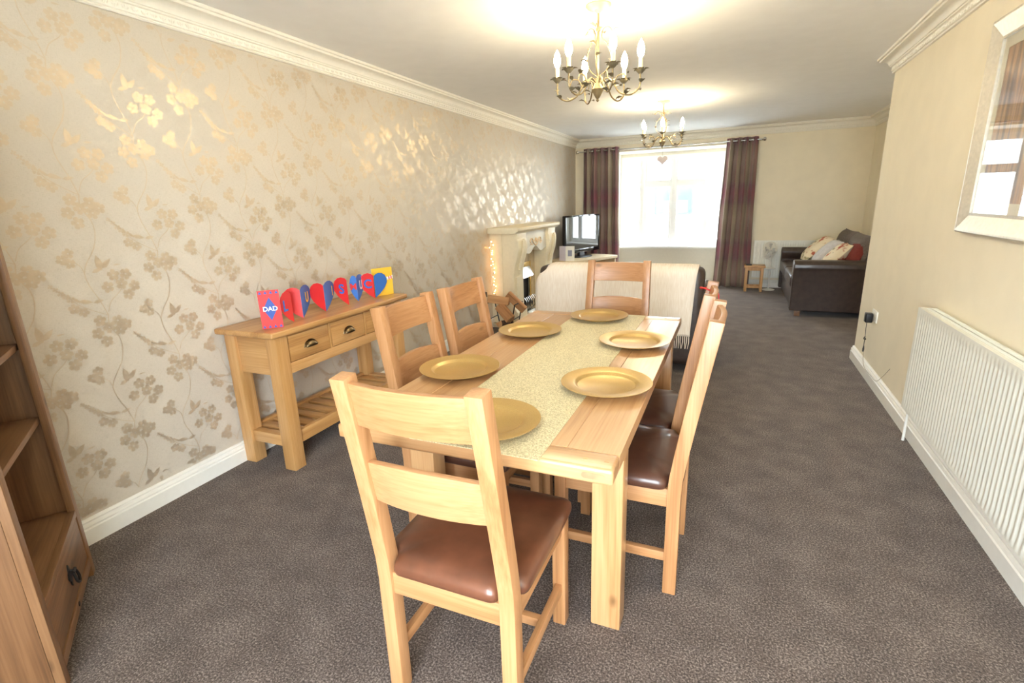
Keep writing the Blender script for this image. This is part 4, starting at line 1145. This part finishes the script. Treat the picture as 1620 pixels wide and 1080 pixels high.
# ------------------------------------------------------------------ curtains and pole
def pole():
    r = thing('curtain_pole', 'brushed metal curtain pole with ball finials above the bay window', 'curtain pole', (0, 8.79, 0))
    za, zb = 2.190, 2.215; xa, xb = 0.10, 2.86
    bm = newbm(); tube(bm, [(xa, 0, 2.2), (xb, 0, 2.2)], 0.011, 12); build('rod', bm, CHROME, r, smooth=True)
    for x, s in ((xa, -1), (xb, 1)):
        bm = newbm(); lathe(bm, [(0, 0), (0.012, 0), (0.014, 0.012), (0.016, 0.016), (0.026, 0.03), (0.028, 0.042), (0.020, 0.056), (0, 0.062)], 16)
        for v in bm.verts: v.co = Vector((x+s*v.co.z, v.co.y, 2.2+v.co.x))
        build('finial', bm, CHROME, r, smooth=True)
        bm = newbm(); tube(bm, [(x-s*0.02, 0.005, 2.2), (x-s*0.02, 0.105, 2.2)], 0.008, 8); build('bracket', bm, CHROME, r, smooth=True)
pole()
def curtain(label, xt0, xt1, xb0, xb1, nf, ph, z0):
    r = thing('curtain', label, 'curtain', (0, 8.79, 0), group='plaid eyelet curtains')
    nu, nv = nf*14, 26; bm = newbm(); uvl = bm.loops.layers.uv.new('UVMap'); g = []
    for i in range(nu+1):
        u = i/nu; col = []
        for j in range(nv+1):
            v = j/nv; z = 2.245+(z0-2.245)*v
            x = (xt0+(xt1-xt0)*u)*(1-v)+(xb0+(xb1-xb0)*u)*v
            am = 0.042*(1-0.12*v)
            y = am*math.sin(2*PI*nf*u+ph)+0.012*v*math.sin(5*u*PI+v*4)
            x += 0.008*math.cos(2*PI*nf*u*2+ph)+0.006*v*math.sin(v*9+u*7)
            col.append(bm.verts.new((x, y-0.012*v, z)))
        g.append(col)
    for i in range(nu):
        for j in range(nv):
            f = bm.faces.new((g[i][j], g[i+1][j], g[i+1][j+1], g[i][j+1]))
            for lp, (a, b) in zip(f.loops, ((i, j), (i+1, j), (i+1, j+1), (i, j+1))): lp[uvl].uv = (a/nu*1.1, 1-b/nv)
    c = build('cloth', bm, PLAID, r, smooth=True); md = c.modifiers.new('thick', 'SOLIDIFY'); md.thickness = 0.004
    for k in range(2*nf):
        u = (k*PI-ph)/(2*PI*nf)
        if not 0.01 < u < 0.99: continue
        x = xt0+(xt1-xt0)*u
        bm = newbm(); tube(bm, [(x, 0.026*math.cos(t), 2.2+0.026*math.sin(t)) for t in [2*PI*i/16 for i in range(16)]], 0.006, 6, True)
        build('eyelet', bm, CHROME, r, smooth=True)
curtain('plaid plum and taupe curtain at the left of the bay window, behind the television', 0.165, 0.755, 0.165, 0.80, 5, 0.4, 0.015)
curtain('plaid plum and taupe curtain at the right of the bay window, beside the oak stool', 2.385, 2.815, 2.315, 2.845, 4, 1.0, 0.012)

# ------------------------------------------------------------------ radiators
def radiator(name, label, loc, rz, L, z0, z1, thick, grille=True):
    """local: along x from 0 to L, wall behind at y=0, front face at y=-thick"""
    r = thing(name, label, 'radiator', loc, rz)
    pitch = 0.0335; n = int((L-0.03)/pitch); s0 = (L-n*pitch)/2
    def panel(nm, yf, d):
        bm = newbm(); rows = []
        xs = [(0.0, 0), (s0, 0)]
        for i in range(n): xs += [(s0+i*pitch+0.007, 0), (s0+i*pitch+0.012, d), (s0+i*pitch+0.022, d), (s0+i*pitch+0.027, 0)]
        xs += [(L, 0)]
        zz_ = [(z0, 0), (z0+0.012, 0), (z0+0.045, 1), (z1-0.055, 1), (z1-0.035, 0), (z1, 0)]
        grid = [[bm.verts.new((x, yf+q*k, z)) for z, k in zz_] for x, q in xs]
        back = [[bm.verts.new((x, yf+0.018, z)) for z, k in zz_] for x, q in (xs[0], xs[-1])]
        for A_, B_ in zip(grid, grid[1:]):
            for j in range(len(zz_)-1): bm.faces.new((A_[j], B_[j], B_[j+1], A_[j+1]))
        m = len(zz_)
        for j in range(m-1):
            bm.faces.new((grid[0][j+1], back[0][j+1], back[0][j], grid[0][j])); bm.faces.new((grid[-1][j], back[1][j], back[1][j+1], grid[-1][j+1]))
            bm.faces.new((back[0][j], back[0][j+1], back[1][j+1], back[1][j]))
        return build(nm, bm, RADW, r, smooth=True)
    panel('front_panel', -thick, 0.0045)
    bm = newbm(); box(bm, 0.01, L-0.01, -0.030, -0.018, z0, z1-0.005); build('rear_panel', bm, RADW, r)
    for x in (0.0, L-0.004): boxpart('side_cover', (x, x+0.004, -thick+0.018, -0.018, z0+0.01, z1-0.004), RADW, r, 0.001)
    if grille:
        bm = newbm(); box(bm, 0.004, L-0.004, -thick+0.001, -thick+0.026, z1-0.012, z1-0.0005); box(bm, 0.004, L-0.004, -0.024, -0.018, z1-0.012, z1)
        ym = (-thick-0.0)/2; box(bm, 0.004, L-0.004, ym-0.003, ym+0.003, z1-0.008, z1-0.001)
        m = int(L/0.012)
        for i in range(m):
            x = 0.006+i*(L-0.012)/m; box(bm, x, x+0.0055, -thick+0.018, -0.018, z1-0.007, z1-0.001)
        build('top_grille', bm, RADW, r, stuff=True)
    bm = newbm()
    for x in (0.16, L-0.16): box(bm, x-0.02, x+0.02, -0.018, -0.002, z0+0.08, z1-0.08)
    build('bracket', bm, RADW, r)
    return r
rad = radiator('radiator', 'long white ribbed radiator on the cream wall below the silver-framed picture', (W, 3.335, 0), -PI/2, 1.60, 0.225, 0.800, 0.095)
# copper tail pipe and valve at its far end
bm = newbm(); tube(bm, [(-0.045, -0.045, 0.0), (-0.045, -0.045, 0.255)], 0.0075, 8); build('pipe', bm, WHITE, rad, smooth=True)
bm = newbm(); tube(bm, [(-0.045, -0.045, 0.245), (-0.045, -0.045, 0.295)], 0.013, 10); tube(bm, [(-0.045, -0.045, 0.255), (0.005, -0.045, 0.255)], 0.010, 8); build('valve', bm, WHITE, rad, smooth=True)
radiator('radiator', 'white ribbed radiator on the far wall behind the leather sofa', (2.885, D, 0), 0, 1.25, 0.165, 0.735, 0.085, False)

# ------------------------------------------------------------------ picture on the right wall
def picture():
    r = thing('framed_picture', 'large silver framed picture under glass on the cream wall above the radiator', 'picture', (W, 3.245, 1.205), 0)
    # local: y runs from 0 to -Lw (towards the camera), z 0..Hh, frame stands out along -x
    Lw, Hh, fw = 0.95, 0.925, 0.092
    prof = [(0, 0.0), (0, -0.030), (0.006, -0.036), (0.014, -0.036), (fw-0.012, -0.016), (fw, -0.018), (fw, 0.0)]   # (in from the edge, out of the wall)
    loops = []
    for i, q in prof: loops.append([(q, -i, i), (q, -(Lw-i), i), (q, -(Lw-i), Hh-i), (q, -i, Hh-i)])
    bm = newbm(); Vv = [[bm.verts.new(p) for p in lp] for lp in loops]
    for A_, B_ in zip(Vv, Vv[1:]+Vv[:1]):
        for k in range(4): bm.faces.new((A_[k], A_[(k+1) % 4], B_[(k+1) % 4], B_[k]))
    build('frame', bm, SILVER, r)
    a = fw-0.004; m = 0.05
    bm = newbm()
    for y0, y1, z0, z1 in ((-Lw+a, -a, a, a+m), (-Lw+a, -a, Hh-a-m, Hh-a), (-Lw+a, -Lw+a+m, a+m, Hh-a-m), (-a-m, -a, a+m, Hh-a-m)): box(bm, -0.007, -0.003, y0, y1, z0, z1)
    build('mount', bm, MATC, r)
    bm = newbm(); box(bm, -0.005, -0.003, -Lw+a+m, -a-m, a+m, Hh-a-m); build('print', bm, ART, r)
    bm = newbm(); box(bm, -0.0115, -0.0095, -Lw+a, -a, a, Hh-a); build('glass', bm, PGLASS, r)
picture()

# ------------------------------------------------------------------ sockets, plug, cable
def socket(label, loc, rz):
    r = thing('wall_socket', label, 'socket', loc, rz)   # local: plate in xz plane, out along -y
    boxpart('plate', (-0.073, 0.073, -0.009, 0, -0.043, 0.043), WHITE, r, 0.003)
    for x in (-0.034, 0.034):
        boxpart('switch', (x-0.006, x+0.006, -0.012, -0.008, 0.018, 0.034), WHITE, r, 0.001)
    return r
socket('white double wall socket near the end of the cream wall', (W, 4.565, 0.492), -PI/2)
def adaptor():
    r = thing('plug_adaptor', 'black plug-in power adaptor with a knotted thin cable', 'plug', (W-0.012, 4.60, 0.478), -PI/2)
    bm = newbm(); box(bm, -0.028, 0.028, -0.048, 0, -0.045, 0.030); build('body', bm, BLACKP, r, 0.010, 3)
    bm = newbm(); tube(bm, curve_pts([(0, -0.03, -0.045), (0.002, -0.03, -0.10), (0.006, -0.028, -0.155)], 10), 0.0022, 6)
    tube(bm, [(0.004+0.018*math.cos(t), -0.028-0.004*math.sin(2*t), -0.170+0.012*math.sin(t)) for t in [2*PI*i/14 for i in range(14)]], 0.0035, 6, True)
    tube(bm, curve_pts([(0.006, -0.028, -0.17), (-0.004, -0.026, -0.21), (-0.006, -0.025, -0.255)], 10), [0.0022]*9, 6) if False else tube(bm, [(0.006, -0.028, -0.17), (-0.004, -0.026, -0.21), (-0.006, -0.025, -0.255)], 0.0025, 6)
    lathe(bm, [(0, -0.285), (0.006, -0.282), (0.007, -0.262), (0.003, -0.235), (0, -0.233)], 10, (-0.006, -0.025, 0))
    build('cable', bm, GREYP, r, smooth=True)
    bm = newbm(); tube(bm, curve_pts([(-0.006, -0.022, -0.284), (0.02, -0.022, -0.34), (0.05, -0.021, -0.372), (0.13, -0.0225, -0.385), (0.30, -0.0235, -0.380), (0.46, -0.0225, -0.371), (0.56, -0.012, -0.30), (0.66, -0.006, -0.215)], 40), 0.0017, 6)
    build('thin_lead', bm, WIRE, r, smooth=True)
adaptor()
s2 = socket('white wall socket with a dark plug on the wallpaper behind the log basket', (0.0, 5.09, 0.43), PI/2)
boxpart('plug', (0.010, 0.060, -0.045, -0.012, -0.035, 0.02), BLACKP, s2, 0.006)['label'] = 'black plug'

# ------------------------------------------------------------------ stool, remote, fan
def stool():
    r = thing('stool', 'small oak stool beside the right curtain', 'stool', (2.905, 8.53, 0))
    boxpart('top', (-0.145, 0.145, -0.115, 0.115, 0.362, 0.390), STOOLW, r, 0.004)
    for x in (-0.125, 0.089):
        for y in (-0.10, 0.064): boxpart('leg', (x, x+0.036, y, y+0.036, 0, 0.362), STOOLW, r, 0.003)
    for y in (-0.092, 0.072): boxpart('stretcher', (-0.089, 0.089, y, y+0.02, 0.055, 0.085), STOOLW, r, 0.002); boxpart('rail', (-0.089, 0.089, y, y+0.02, 0.318, 0.362), STOOLW, r, 0.002)
stool()
bm = newbm(); box(bm, 2.785, 2.865, 8.475, 8.53, 0.3903, 0.408); tag(build('remote_control', bm, BLACKP, None, 0.006), 'black remote control lying on the oak stool', 'remote')
def fan():
    r = thing('desk_fan', 'small white pedestal fan standing behind the oak stool by the radiator', 'fan', (3.125, 8.66, 0))
    bm = newbm(); lathe(bm, [(0, 0), (0.09, 0), (0.092, 0.008), (0.03, 0.022), (0, 0.022)], 24); build('base', bm, WHITE, r, smooth=True)
    bm = newbm(); tube(bm, [(0, 0, 0.02), (0, 0, 0.54)], 0.011, 10); build('pole', bm, WHITE, r, smooth=True)
    bm = newbm(); lathe(bm, [(0, 0.325), (0.075, 0.325), (0.078, 0.332), (0.02, 0.348), (0, 0.348)], 24); build('collar', bm, WHITE, r, smooth=True)
    c = Vector((-0.03, -0.02, 0.60)); n = Vector((-0.86, -0.5, 0.12)).normalized(); a = n.cross(Vector((0, 0, 1))).normalized(); b = a.cross(n)
    bm = newbm(); tube(bm, [c-n*0.10, c-n*0.02], 0.035, 14); tube(bm, [c-n*0.06, Vector((0, 0, 0.53))], 0.014, 8); build('motor', bm, WHITE, r, smooth=True)
    bm = newbm()
    for rr_, off in ((0.13, 0), (0.128, 0.02), (0.11, 0.035), (0.07, 0.045), (0.128, -0.02), (0.10, -0.035)):
        tube(bm, [c+n*off+(a*math.cos(t)+b*math.sin(t))*rr_ for t in [2*PI*i/32 for i in range(32)]], 0.0018, 4, True)
    for k in range(36):
        t = 2*PI*k/36; d = a*math.cos(t)+b*math.sin(t)
        tube(bm, [c+n*0.047+d*0.02, c+n*0.035+d*0.11, c+n*0.02+d*0.128, c+d*0.13, c-n*0.02+d*0.128, c-n*0.04+d*0.09], 0.0012, 4)
    build('guard', bm, WHITE, r, stuff=True)
    for k in range(4):
        t0 = PI/2*k; bm = newbm(); V = []
        for rr_, w1 in ((0.02, 0.25), (0.07, 0.55), (0.115, 0.45)):
            for sg in (-1, 1):
                t = t0+sg*w1; V.append(bm.verts.new(c+n*0.010*sg+(a*math.cos(t)+b*math.sin(t))*rr_))
        bm.faces.new((V[0], V[1], V[3], V[2])); bm.faces.new((V[2], V[3], V[5], V[4])); o = build('blade', bm, plain('grey_fan_blade', srgb(170, 172, 172), 0.4) if k == 0 else bpy.data.materials['grey_fan_blade'], r)
        md = o.modifiers.new('thick', 'SOLIDIFY'); md.thickness = 0.002
fan()
